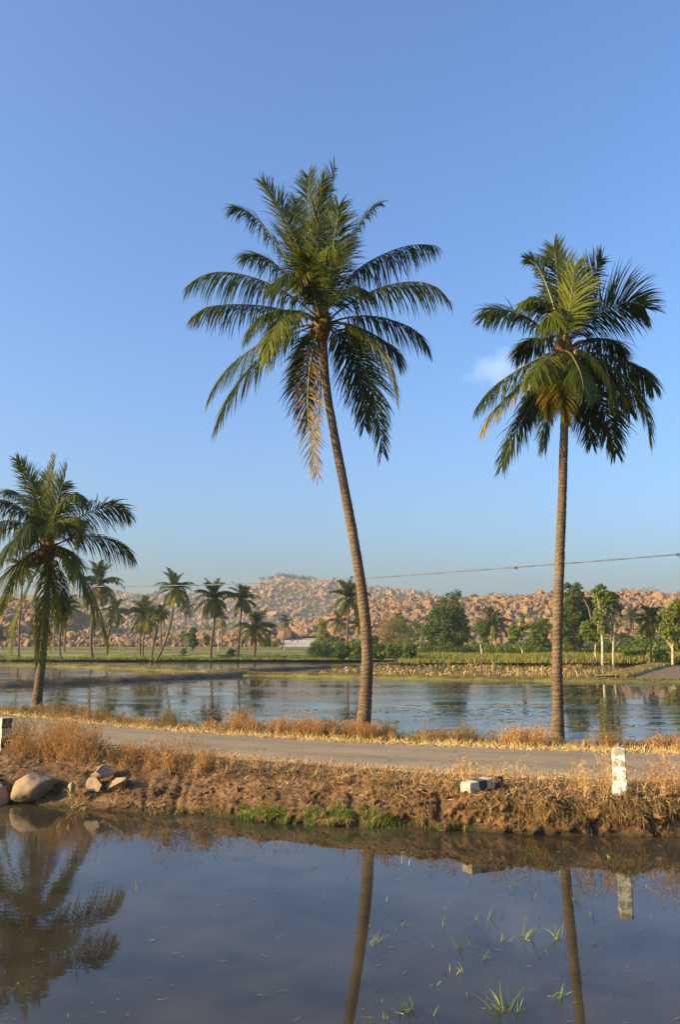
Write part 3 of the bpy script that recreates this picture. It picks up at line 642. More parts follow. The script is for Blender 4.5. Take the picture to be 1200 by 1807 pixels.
# ------------------------------------------------------------------ palms
def leaflets(mb, C3, S_, N_, t0, n, Lmax, wd, droop, tint, segs=4, r_=None, a0=66, a1=30, lift=0.12, miss=0.04, mat_=0, tipbrown=0.0):
    """two rows of leaflets along the rachis points C3 (dense)"""
    m = len(C3) - 1
    T_ = nrm(np.gradient(C3, axis=0))
    tt = np.linspace(t0, 0.995, n)
    for side in (-1, 1):
        t = np.clip(tt + rng.uniform(-0.7, 0.7, n) / n, t0, 0.999); t = t[rng.uniform(0, 1, n) > miss]
        k = (t * m).astype(int); f = (t * m - k)[:, None]; k1 = np.minimum(k + 1, m)
        P_ = C3[k] * (1 - f) + C3[k1] * f; T = T_[k]; S = S_[k]; Nn = N_[k]
        u = (t - t0) / (1 - t0)
        L = 1.38 * Lmax * (0.45 + 0.55 * np.sin(np.clip(u * 1.25 + 0.12, 0, 1) * PI * 0.5 + 0.0)) * (1 - 0.62 * np.clip(u - 0.45, 0, 1) / 0.55) * rng.uniform(0.72, 1.15, len(t))
        a = np.radians(a0 + (a1 - a0) * u + rng.normal(0, 8, len(t)))
        D_ = np.cos(a)[:, None] * T + np.sin(a)[:, None] * side * S + (lift + rng.normal(0, 0.1, len(t)))[:, None] * Nn
        D_ = nrm(D_ + np.array([0, 0, -1.0]) * 0.8 * max(0.0, droop - 0.35)); Wv = nrm(np.cross(D_, Nn + rng.normal(size=(len(t), 3)) * 0.25))
        dr = 2.1 * droop * rng.uniform(0.6, 1.4, len(t)) * (1 - 0.25 * u)
        # build with a folded-free flat blade whose widest part is a third of the way out
        pts = [P_]; d = D_
        for s in range(segs):
            pts.append(pts[-1] + d * (L / segs)[:, None]); d = nrm(d + np.array([0, 0, -1.0]) * (dr / segs * (0.5 + s / segs * 1.2))[:, None])
        pts = np.stack(pts, 1); w = np.array([0.55, 1.0, 0.9, 0.6, 0.08]) if segs == 4 else np.array([0.6, 1.0, 0.7, 0.1])
        off = Wv[:, None, :] * (wd * w * 0.5)[None, :, None]
        V = np.stack([pts - off, pts + off], 2).reshape(-1, 3)
        b = np.arange(len(t))[:, None] * (segs + 1) * 2 + np.arange(segs)[None, :] * 2
        Fq = np.stack([b, b + 1, b + 3, b + 2], -1).reshape(-1, 4)
        ti = (tint + rng.normal(0, 0.04, len(t)))[:, None] + np.linspace(0, 0.10 + tipbrown, segs + 1)[None, :]
        mb.add(V, Fq, np.repeat(ti.reshape(-1), 2), mat_)
def frames(C3, S0, roll0, roll1):
    T = nrm(np.gradient(C3, axis=0)); S = nrm(S0 - (T @ S0)[:, None] * T); Nn = nrm(np.cross(S, T))
    flip = np.mean(Nn[:, 2]) < 0
    if flip: S, Nn = -S, -Nn
    r = np.radians(np.linspace(roll0, roll1, len(C3)))[:, None]
    return np.cos(r) * S + np.sin(r) * Nn, np.cos(r) * Nn - np.sin(r) * S
def hero_frond(root, P0, Pm, P2, tint, droop=1.0, roll=(0, 0), n=80, Lmax=0.85, wd=0.035, t0=0.16, rach=0.028, label=None, tb=0.0, lift=0.2):
    o0 = np.array(root.location[:]); P0, Pm, P2 = [np.asarray(v) - o0 for v in (P0, Pm, P2)]
    c = 2 * Pm - 0.5 * (P0 + P2); t = np.linspace(0, 1, 60)[:, None]
    C3 = (1 - t) ** 2 * P0 + 2 * t * (1 - t) * c + t ** 2 * P2
    C3[:, 2] += 0.03 * np.sin(t[:, 0] * 9)
    S0 = np.cross(c - P0, P2 - P0)
    if np.linalg.norm(S0) < 0.05 * np.linalg.norm(P2 - P0) ** 2:
        S0 = np.cross(P2 - P0, np.array([0.0, 0.0, 1.0])) + np.array([0.01, 0, 0])
        if np.linalg.norm(S0) < 0.4: S0 = np.array([1.0, 0.3, 0])
    S_, N_ = frames(C3, nrm(S0), roll[0], roll[1])
    mb = MB()
    v, f = tube(C3[::3], np.interp(np.linspace(0, 1, 20), [0, .12, .5, 1], [rach * 1.5, rach, rach * 0.6, rach * 0.15]), 6)
    mb.add(v, f, tint, 1)
    leaflets(mb, C3, S_, N_, t0, n, Lmax, wd, droop, tint, tipbrown=tb, lift=lift)
    o = mb.build('frond', [M_FROND, M_RACHIS], root)
    if label: o['label'] = label
    return o
def palm_trunk(root, pts, Yb, widths, rings=True, material=None, sides=20):
    o0 = np.array(root.location[:]); P_ = np.array([at(px, py, Yb) for px, py in pts]) - o0
    P_[0, 2] -= 0.25
    n = 220 if rings else 24
    Cp = crom(P_, n); w = np.interp(np.linspace(0, 1, n), np.linspace(0, 1, len(widths)), widths) / ppm(Yb) / 2
    if rings: w = w * (1 + 0.012 * ((np.arange(n) * 0.37) % 1) + 0.03 * fbm(np.arange(n) * 0.2, 0, 0, 61, 3))
    v, f = tube(Cp, w, sides)
    if rings: v = v + 0.012 * nrm(rng.normal(size=v.shape)) * rng.uniform(0, 1, (len(v), 1))
    return MB().add(v, f).build('trunk', material or M_TRUNK, root), Cp
def ball(mb, c, r, sub=2, st=(1, 1, 1), tint=0.0, noise_=0.0):
    bm = bmesh.new(); bmesh.ops.create_icosphere(bm, subdivisions=sub, radius=1.0)
    v = np.array([q.co[:] for q in bm.verts]); f = np.array([[q.index for q in g.verts] for g in bm.faces]); bm.free()
    if noise_: v = v * (1 + noise_ * fbm(v[:, 0] * 2, v[:, 1] * 2, v[:, 2] * 2, int(abs(c[0]) * 100) % 999, 3))[:, None]
    mb.add(v * np.array(st) * r + np.asarray(c), f, tint)
def crown_core(root, Pc, dr=1.0, nuts=10):
    mb = MB(); c = np.asarray(Pc)
    v, f = tube(np.array([c + [0, 0, z * dr] for z in (-0.55, -0.3, 0, 0.3, 0.6)]), np.array([0.15, 0.22, 0.26, 0.2, 0.06]) * dr, 12); mb.add(v, f)
    n = 40; a = rng.uniform(0, 2 * PI, n); el = rng.uniform(-0.5, 1.2, n)
    D_ = np.stack([np.cos(a) * np.cos(el), np.sin(a) * np.cos(el), np.sin(el)], 1)
    v, f, t, _ = strips(c + D_ * 0.15 * dr + [0, 0, -0.1], D_, rng.uniform(0.3, 0.6, n) * dr, 0.09 * dr, 0.8, 3, 0.5); mb.add(v, f, t)
    mb.build('crown_base', M_FIBRE, root)
    for k in range(nuts):
        a = rng.uniform(0, 2 * PI); rr = rng.uniform(0.28, 0.5) * dr
        cc = c + np.array([math.cos(a) * rr, math.sin(a) * rr, rng.uniform(-0.55, -0.1) * dr]); mb = MB(); ball(mb, cc, 0.10 * dr, 2, (1, 1, 1.2))
        Q = crom([c + [0, 0, 0.0], c + [math.cos(a) * rr * 0.8, math.sin(a) * rr * 0.8, 0.02], cc + [0, 0, 0.1]], 6); v, f = tube(Q, 0.015, 4); mb.add(v, f)
        mb.build('coconut', M_NUT, root)

def hero_palm(base, RZb, tr, widths, zoomf, cen, fr, label, nuts, Lmax, n, shrink=1.0):
    g = ground(base[0], base[1], RZb); root = thing('coconut_palm', g, label, 'palm tree', 'tall coconut palms along the road')
    Yb = g[1]; _, Cp = palm_trunk(root, tr, Yb, widths)
    cpx = zoomf(*cen); top = at(cpx[0], cpx[1], Yb)
    crown_core(root, top - g, nuts=nuts)
    for fdef in fr:
        (tx, ty), (mx_, my), dy, tint = fdef[:4]; cs_ = shrink
        tx, ty = cen[0] + (tx - cen[0]) * cs_, cen[1] + (ty - cen[1]) * cs_; mx_, my = cen[0] + (mx_ - cen[0]) * (cs_ * 0.5 + 0.5), cen[1] + (my - cen[1]) * (cs_ * 0.5 + 0.5); kw = dict(fdef[4]) if len(fdef) > 4 else {}
        st = kw.pop('start', None)
        s0 = zoomf(*st) if st else (cpx[0] + rng.uniform(-5, 5), cpx[1] + rng.uniform(-5, 5))
        P0 = at(s0[0], s0[1], Yb + 0.06 * dy); a = zoomf(mx_, my); b = zoomf(tx, ty)
        hero_frond(root, P0, at(a[0], a[1], Yb + dy * 0.6), at(b[0], b[1], Yb + dy), tint + 0.04 * (tint < 0.5), Lmax=kw.pop('L', Lmax), n=kw.pop('n', n), **kw)
    return root
def rl(a, b=None): return {'roll': (a, a if b is None else b)}
Zm = lambda x, y: (300 + x * 0.43333, 270 + y * 0.43333)
FM = [
 ((370, 105), (500, 330), -0.6, 0.46, dict(roll=(62, 50), droop=0.25, L=0.75)),
 ((560, 70), (575, 350), 0.6, 0.18, dict(roll=(70, 60), droop=0.3, L=0.8)),
 ((672, 35), (635, 330), 0.3, 0.15, dict(roll=(75, 60), droop=0.35, L=0.8)),
 ((625, 90), (600, 370), -0.8, 0.28, dict(roll=(60, 40), droop=0.3, L=0.75)),
 ((690, 200), (660, 420), -1.2, 0.2, dict(roll=(60, 40), droop=0.4, L=0.75)),
 ((510, 180), (545, 430), 1.2, 0.12, dict(roll=(60, 40), droop=0.4, L=0.75)),
 ((868, 185), (735, 360), 0.3, 0.2, dict(roll=(10, -10), droop=0.7, L=0.6)),
 ((1100, 365), (850, 415), 0.4, 0.16, dict(droop=1.5, start=(665, 600))),
 ((1160, 600), (940, 522), -0.7, 0.30, dict(droop=1.3, L=0.9)),
 ((1070, 800), (890, 672), 0.4, 0.18, dict(droop=1.1)),
 ((950, 860), (850, 745), 1.3, 0.12, dict(droop=1.0)),
 ((935, 1010), (835, 770), -1.3, 0.50, dict(droop=1.1, roll=(20, 20))),
 ((875, 1240), (790, 860), 0.5, 0.12, dict(droop=0.7, roll=(50, 50))),
 ((800, 1130), (745, 850), 1.4, 0.10, dict(droop=0.6, roll=(60, 60))),
 ((230, 205), (410, 330), 0.4, 0.14, dict(droop=0.9, L=0.7)),
 ((290, 410), (455, 470), 0.9, 0.16, dict(droop=0.9)),
 ((45, 540), (300, 490), -0.2, 0.22, dict(droop=1.3, L=0.95)),
 ((70, 670), (280, 612), 0.7, 0.24, dict(droop=1.2)),
 ((140, 1010), (335, 790), -0.3, 0.36, dict(droop=1.1, L=0.9)),
 ((165, 1150), (350, 850), 0.8, 0.14, dict(droop=1.0)),
 ((380, 860), (470, 660), -2.4, 0.44, dict(droop=1.0, roll=(10, 10))),
 ((300, 760), (420, 640), -1.8, 0.25, dict(droop=1.1)),
 ((555, 1130), (555, 860), 0.6, 0.16, dict(droop=0.5, roll=(80, 80))),
 ((500, 930), (540, 780), 1.8, 0.10, dict(droop=0.7, roll=(40, 40))),
 ((600, 1350), (560, 1000), -0.3, 0.9, dict(droop=0.35, roll=(80, 60), L=0.65, n=45, rach=0.035, label='dead brown frond hanging along the trunk')),
 ((575, 1320), (610, 1020), 0.3, 0.66, dict(droop=0.4, roll=(70, 70), L=0.6, n=60)),
 ((510, 560), (590, 470), -1.7, 0.56, dict(droop=0.5, L=0.55, n=50, roll=(30, 10))),
 ((690, 430), (640, 400), -1.9, 0.44, dict(droop=1.2, L=0.6, n=60)),
 ((400, 560), (520, 500), -1.6, 0.22, dict(droop=1.0)),
 ((800, 560), (720, 560), -1.9, 0.18, dict(droop=1.0)),
 ((560, 420), (580, 540), -1.8, 0.22, dict(droop=0.8, roll=(40, 20))),
 ((720, 330), (670, 500), 1.2, 0.12, dict(droop=0.8)),
 ((430, 300), (530, 460), 1.4, 0.12, dict(droop=0.6, roll=(30, 30))),
]
hero_palm((637, 1294), RZ, [(637, 1296), (645, 1235), (648, 1150), (641, 1062), (629, 980), (615, 900), (600, 820), (587, 750), (576, 680), (569, 575)], [30, 22, 20, 19, 18, 17, 16, 15, 14, 13],
          Zm, (620, 690), FM, 'tallest coconut palm, its curving trunk leaning to the left over the road verge', 6, 0.86, 112, 0.96)
Zr = lambda x, y: (800 + x / 3, 400 + y / 3)
FR = [
 ((530, 75), (562, 330), 0.3, 0.15, dict(roll=(70, 60), droop=0.2, L=0.7)),
 ((382, 148), (495, 300), 0.5, 0.18, dict(roll=(10, -20), droop=0.5, L=0.5)),
 ((645, 190), (622, 400), -0.9, 0.38, dict(roll=(70, 70), droop=0.25, L=0.75)),
 ((590, 160), (590, 400), 0.9, 0.25, dict(roll=(70, 60), droop=0.3, L=0.75)),
 ((800, 145), (690, 370), 0.2, 0.14, dict(roll=(60, 60), droop=0.35, L=0.75)),
 ((1045, 420), (820, 425), 0.0, 0.20, dict(roll=(70, 60), droop=0.45, L=0.98)),
 ((330, 410), (465, 385), -0.4, 0.3, dict(droop=1.0, L=0.7, start=(560, 600))),
 ((145, 470), (345, 450), -0.3, 0.15, dict(roll=(20, 60), droop=0.9, L=0.85)),
 ((325, 690), (445, 590), 0.9, 0.14, dict(droop=0.9)),
 ((915, 690), (785, 585), 0.7, 0.12, dict(droop=0.9)),
 ((560, 500), (500, 470), -1.5, 0.35, dict(droop=1.2, L=0.7)),
 ((1085, 850), (880, 700), 0.4, 0.20, dict(droop=1.2, L=0.95, roll=(0, 40))),
 ((1070, 1140), (925, 810), -0.3, 0.28, dict(droop=1.0, L=0.9)),
 ((880, 1230), (765, 880), 0.6, 0.10, dict(droop=0.7, roll=(50, 50), L=0.85)),
 ((745, 1180), (700, 880), 1.2, 0.08, dict(droop=0.6, roll=(60, 60))),
 ((850, 960), (775, 720), -1.3, 0.46, dict(droop=1.0)),
 ((100, 970), (320, 765), -0.3, 0.24, dict(droop=1.2, L=0.95)),
 ((130, 1100), (320, 860), -0.5, 0.50, dict(droop=1.0, tb=0.25)),
 ((240, 1310), (400, 960), 0.3, 0.14, dict(droop=0.8, roll=(30, 50))),
 ((480, 1200), (520, 900), 0.9, 0.14, dict(droop=0.6, roll=(60, 60))),
 ((600, 1050), (580, 830), -0.9, 0.48, dict(droop=0.6, roll=(60, 70), tb=0.3, L=0.6)),
 ((500, 1020), (535, 800), -0.7, 0.52, dict(droop=0.7, roll=(50, 70), tb=0.25, L=0.65)),
 ((380, 1050), (470, 820), 1.4, 0.10, dict(droop=0.9)),
 ((960, 1010), (800, 780), 1.5, 0.12, dict(droop=0.9)),
 ((700, 900), (660, 730), -2.2, 0.34, dict(droop=1.1)),
 ((400, 830), (500, 690), -2.0, 0.32, dict(droop=1.1)),
 ((470, 330), (540, 480), 1.4, 0.14, dict(droop=0.6)),
 ((740, 400), (660, 520), 1.4, 0.14, dict(droop=0.6)),
]
hero_palm((983, 1305), RZ, [(983, 1307), (985, 1250), (984, 1150), (988, 1000), (992, 900), (995, 800), (997, 720), (995, 640)], [27, 19, 18, 17, 15.5, 15, 14, 13],
          Zr, (588, 670), FR, 'straight upright coconut palm nearest the white marker stone', 7, 0.80, 106, 0.94)
Zl = lambda x, y: (x * 0.2766, 780 + y * 0.2767)
FL = [
 ((102, 105), (235, 350), -0.3, 0.36, dict(roll=(70, 70), droop=0.2, L=0.6)),
 ((345, 88), (318, 380), 0.3, 0.38, dict(roll=(60, 60), droop=0.2, L=0.55)),
 ((425, 160), (370, 400), 0.8, 0.12, dict(roll=(70, 60), droop=0.35, L=0.8)),
 ((300, 200), (300, 420), 1.0, 0.16, dict(roll=(70, 60), droop=0.35, L=0.8)),
 ((400, 260), (350, 450), -0.8, 0.14, dict(roll=(60, 50), droop=0.5, L=0.8)),
 ((200, 250), (260, 450), 1.2, 0.2, dict(roll=(60, 50), droop=0.5)),
 ((535, 390), (440, 345), -0.6, 0.42, dict(droop=1.3, L=0.75)),
 ((830, 470), (610, 425), 0.3, 0.2, dict(roll=(30, 50), droop=0.9, L=0.9)),
 ((850, 740), (620, 600), 0.1, 0.12, dict(roll=(20, 50), droop=1.0, L=1.0)),
 ((490, 650), (500, 480), -1.1, 0.56, dict(droop=0.9, L=0.8)),
 ((510, 830), (440, 690), 1.0, 0.10, dict(droop=0.8)),
 ((450, 880), (425, 700), -1.2, 0.5, dict(droop=0.7, L=0.6)),
 ((690, 1290), (520, 850), -0.5, 0.32, dict(droop=1.2, L=1.05, tb=0.15)),
 ((600, 1150), (500, 830), 0.8, 0.14, dict(droop=1.0, L=1.0)),
 ((240, 1420), (285, 950), -0.9, 0.46, dict(droop=0.9, roll=(40, 40), L=1.0, tb=0.1)),
 ((65, 1370), (150, 1000), -1.2, 0.50, dict(droop=0.6, L=0.8)),
 ((0, 1090), (130, 790), 0.2, 0.40, dict(droop=1.0)),
 ((-90, 1000), (90, 780), -0.6, 0.45, dict(droop=1.1)),
 ((-100, 900), (80, 640), -0.5, 0.16, dict(droop=1.2)),
 ((-140, 660), (60, 490), 0.6, 0.14, dict(droop=1.2)),
 ((-100, 400), (110, 400), -0.3, 0.14, dict(droop=1.2)),
 ((30, 310), (180, 390), 0.7, 0.16, dict(droop=0.9)),
 ((-10, 760), (140, 590), -1.5, 0.18, dict(droop=1.2)),
 ((120, 640), (220, 520), -1.8, 0.2, dict(droop=1.2)),
 ((420, 560), (370, 520), -1.8, 0.2, dict(droop=1.0)),
 ((230, 470), (270, 560), 1.0, 0.34, dict(droop=0.5, L=0.6)),
 ((380, 1160), (360, 900), 1.2, 0.2, dict(droop=0.7)),
]
hero_palm((63, 1252), RZ, [(62, 1254), (67, 1215), (73, 1170), (77, 1120), (81, 1060), (86, 985)], [23, 15.5, 14, 13, 12, 11.5],
          Zl, (308, 690), FL, 'leaning coconut palm with coconut bunches and long drooping yellowing fronds', 16, 0.90, 96, 0.98)

# distant palms share a handful of frond shapes
def small_frond(el0, el1, L, droop, tint, seed, n=38, wd=0.11, Ll=0.72):
    """frond in the XZ plane whose stalk bends from elevation el0 to el1"""
    m = 24; e = np.radians(np.linspace(el0, el1, m)); st = L / m
    C3 = np.cumsum(np.stack([np.cos(e) * st, 0 * e, np.sin(e) * st], 1), 0); C3 = np.concatenate([[[0, 0, 0]], C3])
    S_, N_ = frames(C3, np.array([0.0, 1.0, 0.0]), rng.uniform(-25, 25), rng.uniform(-30, 30))
    mb = MB(); v, f = tube(C3[::4], np.linspace(0.045, 0.012, len(C3[::4])), 4); mb.add(v, f, tint, 1)
    leaflets(mb, C3, S_, N_, 0.14, n, Ll, wd, droop, tint, segs=3)
    return mb.mesh('frond', [M_FROND, M_RACHIS])
SF = {}
for k in range(3):
    SF['up', k] = small_frond(84, 40 - 12 * k, 3.5, 0.4, 0.2 + 0.06 * k, k)
    SF['mid', k] = small_frond(58, -25 - 15 * k, 3.9, 1.2, 0.18 + 0.08 * k, k)
    SF['low', k] = small_frond(15, -62 - 8 * k, 3.8, 1.1, 0.26 + 0.12 * k, k)
    SF['hang', k] = small_frond(-30, -88, 3.2, 0.5, 0.45 + 0.2 * k, k)
def palm(label, base, tr, crown_r, nf=22, hang=0.2, tw=3.6, pale=True, Yoff=0.0, group='coconut palms beyond the flooded fields', gz=None):
    """tr: pixels of the trunk from base to crown"""
    g = ground(base[0], base[1], 0.28 if gz is None else gz); Yb = g[1]; g[2] = float(terrain(g[0], Yb))
    root = thing('coconut_palm', g, label, 'palm tree', group)
    pts = [base] + tr; 
    o0 = g; P_ = np.array([at(px, py, Yb) for px, py in pts]) - o0; P_[0] = [0, 0, -0.2]
    Cp = crom(P_, 16); w = np.interp(np.linspace(0, 1, 16), [0, 0.08, 0.5, 1], [1.7, 1.05, 0.95, 0.8]) * tw / ppm(Yb) / 2
    v, f = tube(Cp, w, 8); MB().add(v, f).build('trunk', M_TRUNK, root)
    top = Cp[-1]; sc = crown_r / ppm(Yb) / 3.0
    a0 = rng.uniform(0, 6.28)
    nf += 9; sc *= 1.1; nh = int(nf * hang)
    for k in range(nf):
        cls = 'up' if k < nf * 0.22 else 'hang' if k >= nf - nh else 'mid' if k < nf * 0.58 else 'low'
        o = bpy.data.objects.new('frond', SF[cls, int(rng.integers(0, 3))]); C.objects.link(o); o.parent = root
        o.location = tuple(top); s = sc * rng.uniform(0.82, 1.12); o.scale = (s, s, s)
        o.rotation_euler = (rng.normal(0, 0.08), rng.normal(0, 0.12), a0 + k * 2.399 + rng.uniform(-0.25, 0.25))
    mb = MB(); ball(mb, top + [0, 0, -0.05], 0.26 * sc * 1.2, 1, (1, 1, 1.5)); mb.build('crown_base', M_FIBRE, root)
    return root
palm('tall palm half hidden behind fronds of the large palm, first from the picture edge', (32, 1161), [(33, 1110), (37, 1050), (41, 1004)], 30)
palm('palm with a slightly bowed trunk, nearer of the cluster behind the large roadside palm', (108, 1164), [(104, 1140), (107, 1105), (113, 1070)], 24, 24, 0.3)
palm('thin palm directly behind the bowed one in the cluster', (113, 1151), [(114, 1120), (119, 1075)], 20)
palm('small faint palm with a short thin trunk in the cluster behind the roadside palm', (95, 1144), [(95, 1110), (96, 1070)], 18)
palm('tall palm with a shaggy crown and pale straight trunk just beside the roadside palm crown', (162, 1161), [(160, 1130), (163, 1090), (175, 1032)], 36, 28, 0.3, 5.0)
palm('palm tucked behind the shaggy tall palm, its crown lower', (188, 1156), [(190, 1120), (202, 1082)], 25, 22, 0.25)
palm('palm on a steeply leaning dark curved trunk beside the flooded field', (274, 1164), [(285, 1147), (295, 1120), (303, 1085), (308, 1040)], 31, 26, 0.25, 4.2)
palm('bushy palm with full dark crown on the first of two close trunks', (246, 1156), [(247, 1125), (253, 1086)], 28, 26, 0.3)
palm('palm sharing the bushy crown, standing on the second of two close trunks', (251, 1158), [(253, 1125), (262, 1092)], 24, 22, 0.3)
palm('small palm with a twisted trunk in front of the leaning one', (266, 1163), [(269, 1145), (274, 1120), (281, 1085)], 17, 18, 0.1)
palm('slim straight palm behind the leaning one, crown against the hill', (283, 1147), [(283, 1115), (284, 1082)], 16, 18, 0.1, 3)
palm('small slim palm with thin crown left of the columnar dark tree', (327, 1147), [(327, 1110), (328, 1074)], 15, 18, 0.15, 2.4)
palm('tall palm with long yellowish hanging fronds and straight trunk near the middle of the row', (371, 1163), [(373, 1130), (378, 1095), (376, 1057)], 32, 28, 0.35, 4.6)
palm('small brownish palm behind the yellowish tall palm', (392, 1145), [(391, 1115), (391, 1093)], 14, 16, 0.4, 2.4)
palm('tall palm with spiky dark crown just left of the short dense palm', (419, 1162), [(422, 1130), (424, 1095), (428, 1058)], 27, 24, 0.3, 3.8)
palm('short young palm with wide green crown and pale swollen trunk', (447, 1161), [(449, 1150), (450, 1135), (450, 1112)], 33, 24, 0.05, 5.2)
palm('slender leaning palm alone in front of the pale rock slab', (497, 1146), [(501, 1125), (504, 1097)], 13, 16, 0.3, 2.2)
palm('tall thin palm immediately beside the curved roadside trunk', (612, 1163), [(612, 1130), (614, 1095), (616, 1056)], 31, 26, 0.2, 3.6)
palm('faded palm behind the tall thin palm, half lost in shrubs', (600, 1150), [(600, 1125), (598, 1098)], 19, 18, 0.2, 2.6)
palm('faint palm between the curved roadside trunk and the brown leafless bush', (632, 1150), [(632, 1125), (631, 1103)], 16, 18, 0.2, 2.6)
palm('wide palm with brown hanging skirts right of the big dense tree', (868, 1150), [(868, 1130), (870, 1104)], 30, 26, 0.15, 4.2)
palm('smaller palm behind the bare pale tree, crown against the ridge', (1116, 1146), [(1117, 1120), (1118, 1092)], 21, 20, 0.1, 3)
palm('palm on a slim pale trunk between bare tree and yellow green tree', (1149, 1170), [(1149, 1140), (1150, 1096)], 26, 24, 0.15, 3.6)
palm('low palm with yellowing fronds among the shrubs behind the pale trunk palm', (1136, 1152), [(1136, 1140), (1137, 1122)], 16, 16, 0.4, 3)
palm('dark palm crown behind the slim pale trunk palm', (1168, 1148), [(1168, 1125), (1167, 1100)], 20, 20, 0.1, 3)

# ------------------------------------------------------------------ broadleaf trees and shrubs
def crown_mb(ells, n, leaf, tint, clumps=60, seed=1, fill=0.25, cl=0.3):
    mb = MB(); ells = np.asarray(ells, float); A_ = (ells[:, 3] * ells[:, 5]); pr = A_ / A_.sum()
    which = rng.choice(len(ells), clumps, p=pr); d = nrm(rng.normal(size=(clumps, 3)))
    rad = rng.uniform(0.55, 1.02, clumps) ** 0.6
    Cc = ells[which, :3] + d * ells[which, 3:6] * rad[:, None]
    cr = np.mean(ells[which, 3:6], 1) * rng.uniform(cl * 0.6, cl * 1.2, clumps)
    k = rng.choice(clumps, n, p=cr ** 2 / np.sum(cr ** 2)); dd = nrm(rng.normal(size=(n, 3))) 
    P_ = Cc[k] + dd * (cr[k] * rng.uniform(0.35, 1, n) ** 0.5)[:, None] * [1, 1, 0.75]
    nf = int(n * fill); w2 = rng.choice(len(ells), nf, p=pr); P_[:nf] = ells[w2, :3] + nrm(rng.normal(size=(nf, 3))) * ells[w2, 3:6] * (rng.uniform(0, 1, nf) ** 0.4 * 0.85)[:, None]
    ct = rng.normal(0, 0.07, clumps)
    Nn = nrm(dd * 1.0 + rng.normal(size=(n, 3)) * 0.7 + [0, 0, 0.35]); U = nrm(np.cross(Nn, rng.normal(size=(n, 3)))); Vv = np.cross(Nn, U)
    s = leaf * rng.uniform(0.6, 1.3, n)[:, None]
    Q = np.stack([P_ - U * s, P_ - Vv * s * 0.5, P_ + U * s, P_ + Vv * s * 0.5], 1).reshape(-1, 3)
    ti = tint + ct[k] + rng.normal(0, 0.06, n)
    mb.add(Q, np.arange(n * 4).reshape(-1, 4), np.repeat(ti, 4)); return mb
def tree(name, label, cat, base, ells, tint, n=3500, leaf=0.17, trunk_w=5, trunk_pts=None, bark=M_BARK, group=None, clumps=60, limbs=True, gz=0.28, bare=0, trunk=True, cl=0.3):
    """ells: crown lobes in photograph pixels (cx, cy, rx, ry, depth offset m)"""
    g = ground(base[0], base[1], gz); Yb = g[1]; g[2] = min(float(terrain(g[0], Yb)), 0.4) if Yb < 150 else float(terrain(g[0], Yb)); s = ppm(Yb)
    root = thing(name, g, label, cat, group)
    E = []
    for e in ells:
        c = at(e[0], e[1], Yb + (e[4] if len(e) > 4 else 0)) - g; E.append([*c, e[2] / s, (e[2] * 0.5 + e[3] * 0.5) / s * 0.9, e[3] / s])
    E = np.array(E)
    if trunk:
        mb = MB()
        tp = [(base[0], base[1])] + (trunk_pts or [(ells[0][0], ells[0][1] + ells[0][3] * 0.3)])
        T = crom(np.array([at(a_, b_, Yb) for a_, b_ in tp]) - g, 12); T[0] = [0, 0, -0.15]
        v, f = tube(T, np.linspace(trunk_w, trunk_w * 0.55, 12) / s / 2, 9); mb.add(v, f)
        if limbs:
            tips = [(e[:3] + nrm(rng.normal(size=3)) * e[3:6] * 0.6) for e in E for _ in range(3)] + [e[:3] for e in E]
            for tip in tips:
                s0 = T[int(rng.integers(6, 12))]; m_ = (s0 + tip) / 2 + rng.normal(size=3) * 0.12 * np.linalg.norm(tip - s0)
                v, f = tube(crom([s0, m_, tip], 7), np.linspace(trunk_w * 0.4, trunk_w * 0.08, 7) / s / 2, 5); mb.add(v, f)
        if bare:
            for _ in range(bare):
                e = E[int(rng.integers(0, len(E)))]; tip = e[:3] + nrm(rng.normal(size=3)) * e[3:6] * rng.uniform(0.5, 1.05); s0 = T[int(rng.integers(5, 12))] * 0.6 + e[:3] * 0.4 * rng.uniform(0, 1)
                s0 = s0 if rng.uniform() < 0.6 else T[int(rng.integers(4, 12))]
                v, f = tube(crom([s0, (s0 + tip) / 2 + rng.normal(size=3) * 0.2, tip], 6), np.linspace(0.05, 0.014, 6), 4); mb.add(v, f)
        mb.build('trunk', bark, root)
    crown_mb(E, n, leaf, tint, clumps, cl=cl).build('crown', M_LEAF, root)
    return root
tree('mango_tree', 'huge dense dark green tree standing alone left of centre of the shore trees', 'tree', (793, 1156), [(790, 1108, 40, 36), (765, 1110, 22, 30), (812, 1110, 20, 34, 1), (795, 1080, 30, 22), (800, 1058, 20, 18), (780, 1085, 18, 18, -1.5), (808, 1046, 10, 8), (775, 1135, 26, 16)], 0.24, 13000, 0.19, 9, [(793, 1140), (792, 1120)], clumps=170)
tree('twiggy_tree', 'reddish brown leafless bushy tree with dense twigs', 'tree', (692, 1153), [(684, 1118, 26, 26), (700, 1112, 24, 28), (672, 1125, 16, 16), (690, 1100, 20, 16)], 0.98, 5200, 0.10, 5, [(692, 1140), (690, 1125)], bare=90, clumps=110)
tree('leafy_tree', 'dark green tree rising behind the leafless bushy tree', 'tree', (706, 1149), [(704, 1098, 20, 16), (712, 1115, 14, 22)], 0.22, 2200, 0.2, 4, clumps=40)
tree('shrub_tree', 'straggly olive brown tree with yellowing leaves beside the pale slab', 'tree', (568, 1154), [(566, 1120, 10, 26), (572, 1135, 18, 16), (560, 1142, 14, 10), (569, 1100, 9, 11)], 0.62, 2600, 0.16, 3, clumps=60, bare=25)
tree('leafy_tree', 'small dark green tree at the straggly olive tree, touching the tall thin palm', 'tree', (592, 1156), [(590, 1138, 18, 16), (602, 1142, 14, 14)], 0.26, 2200, 0.17, 3, clumps=50)
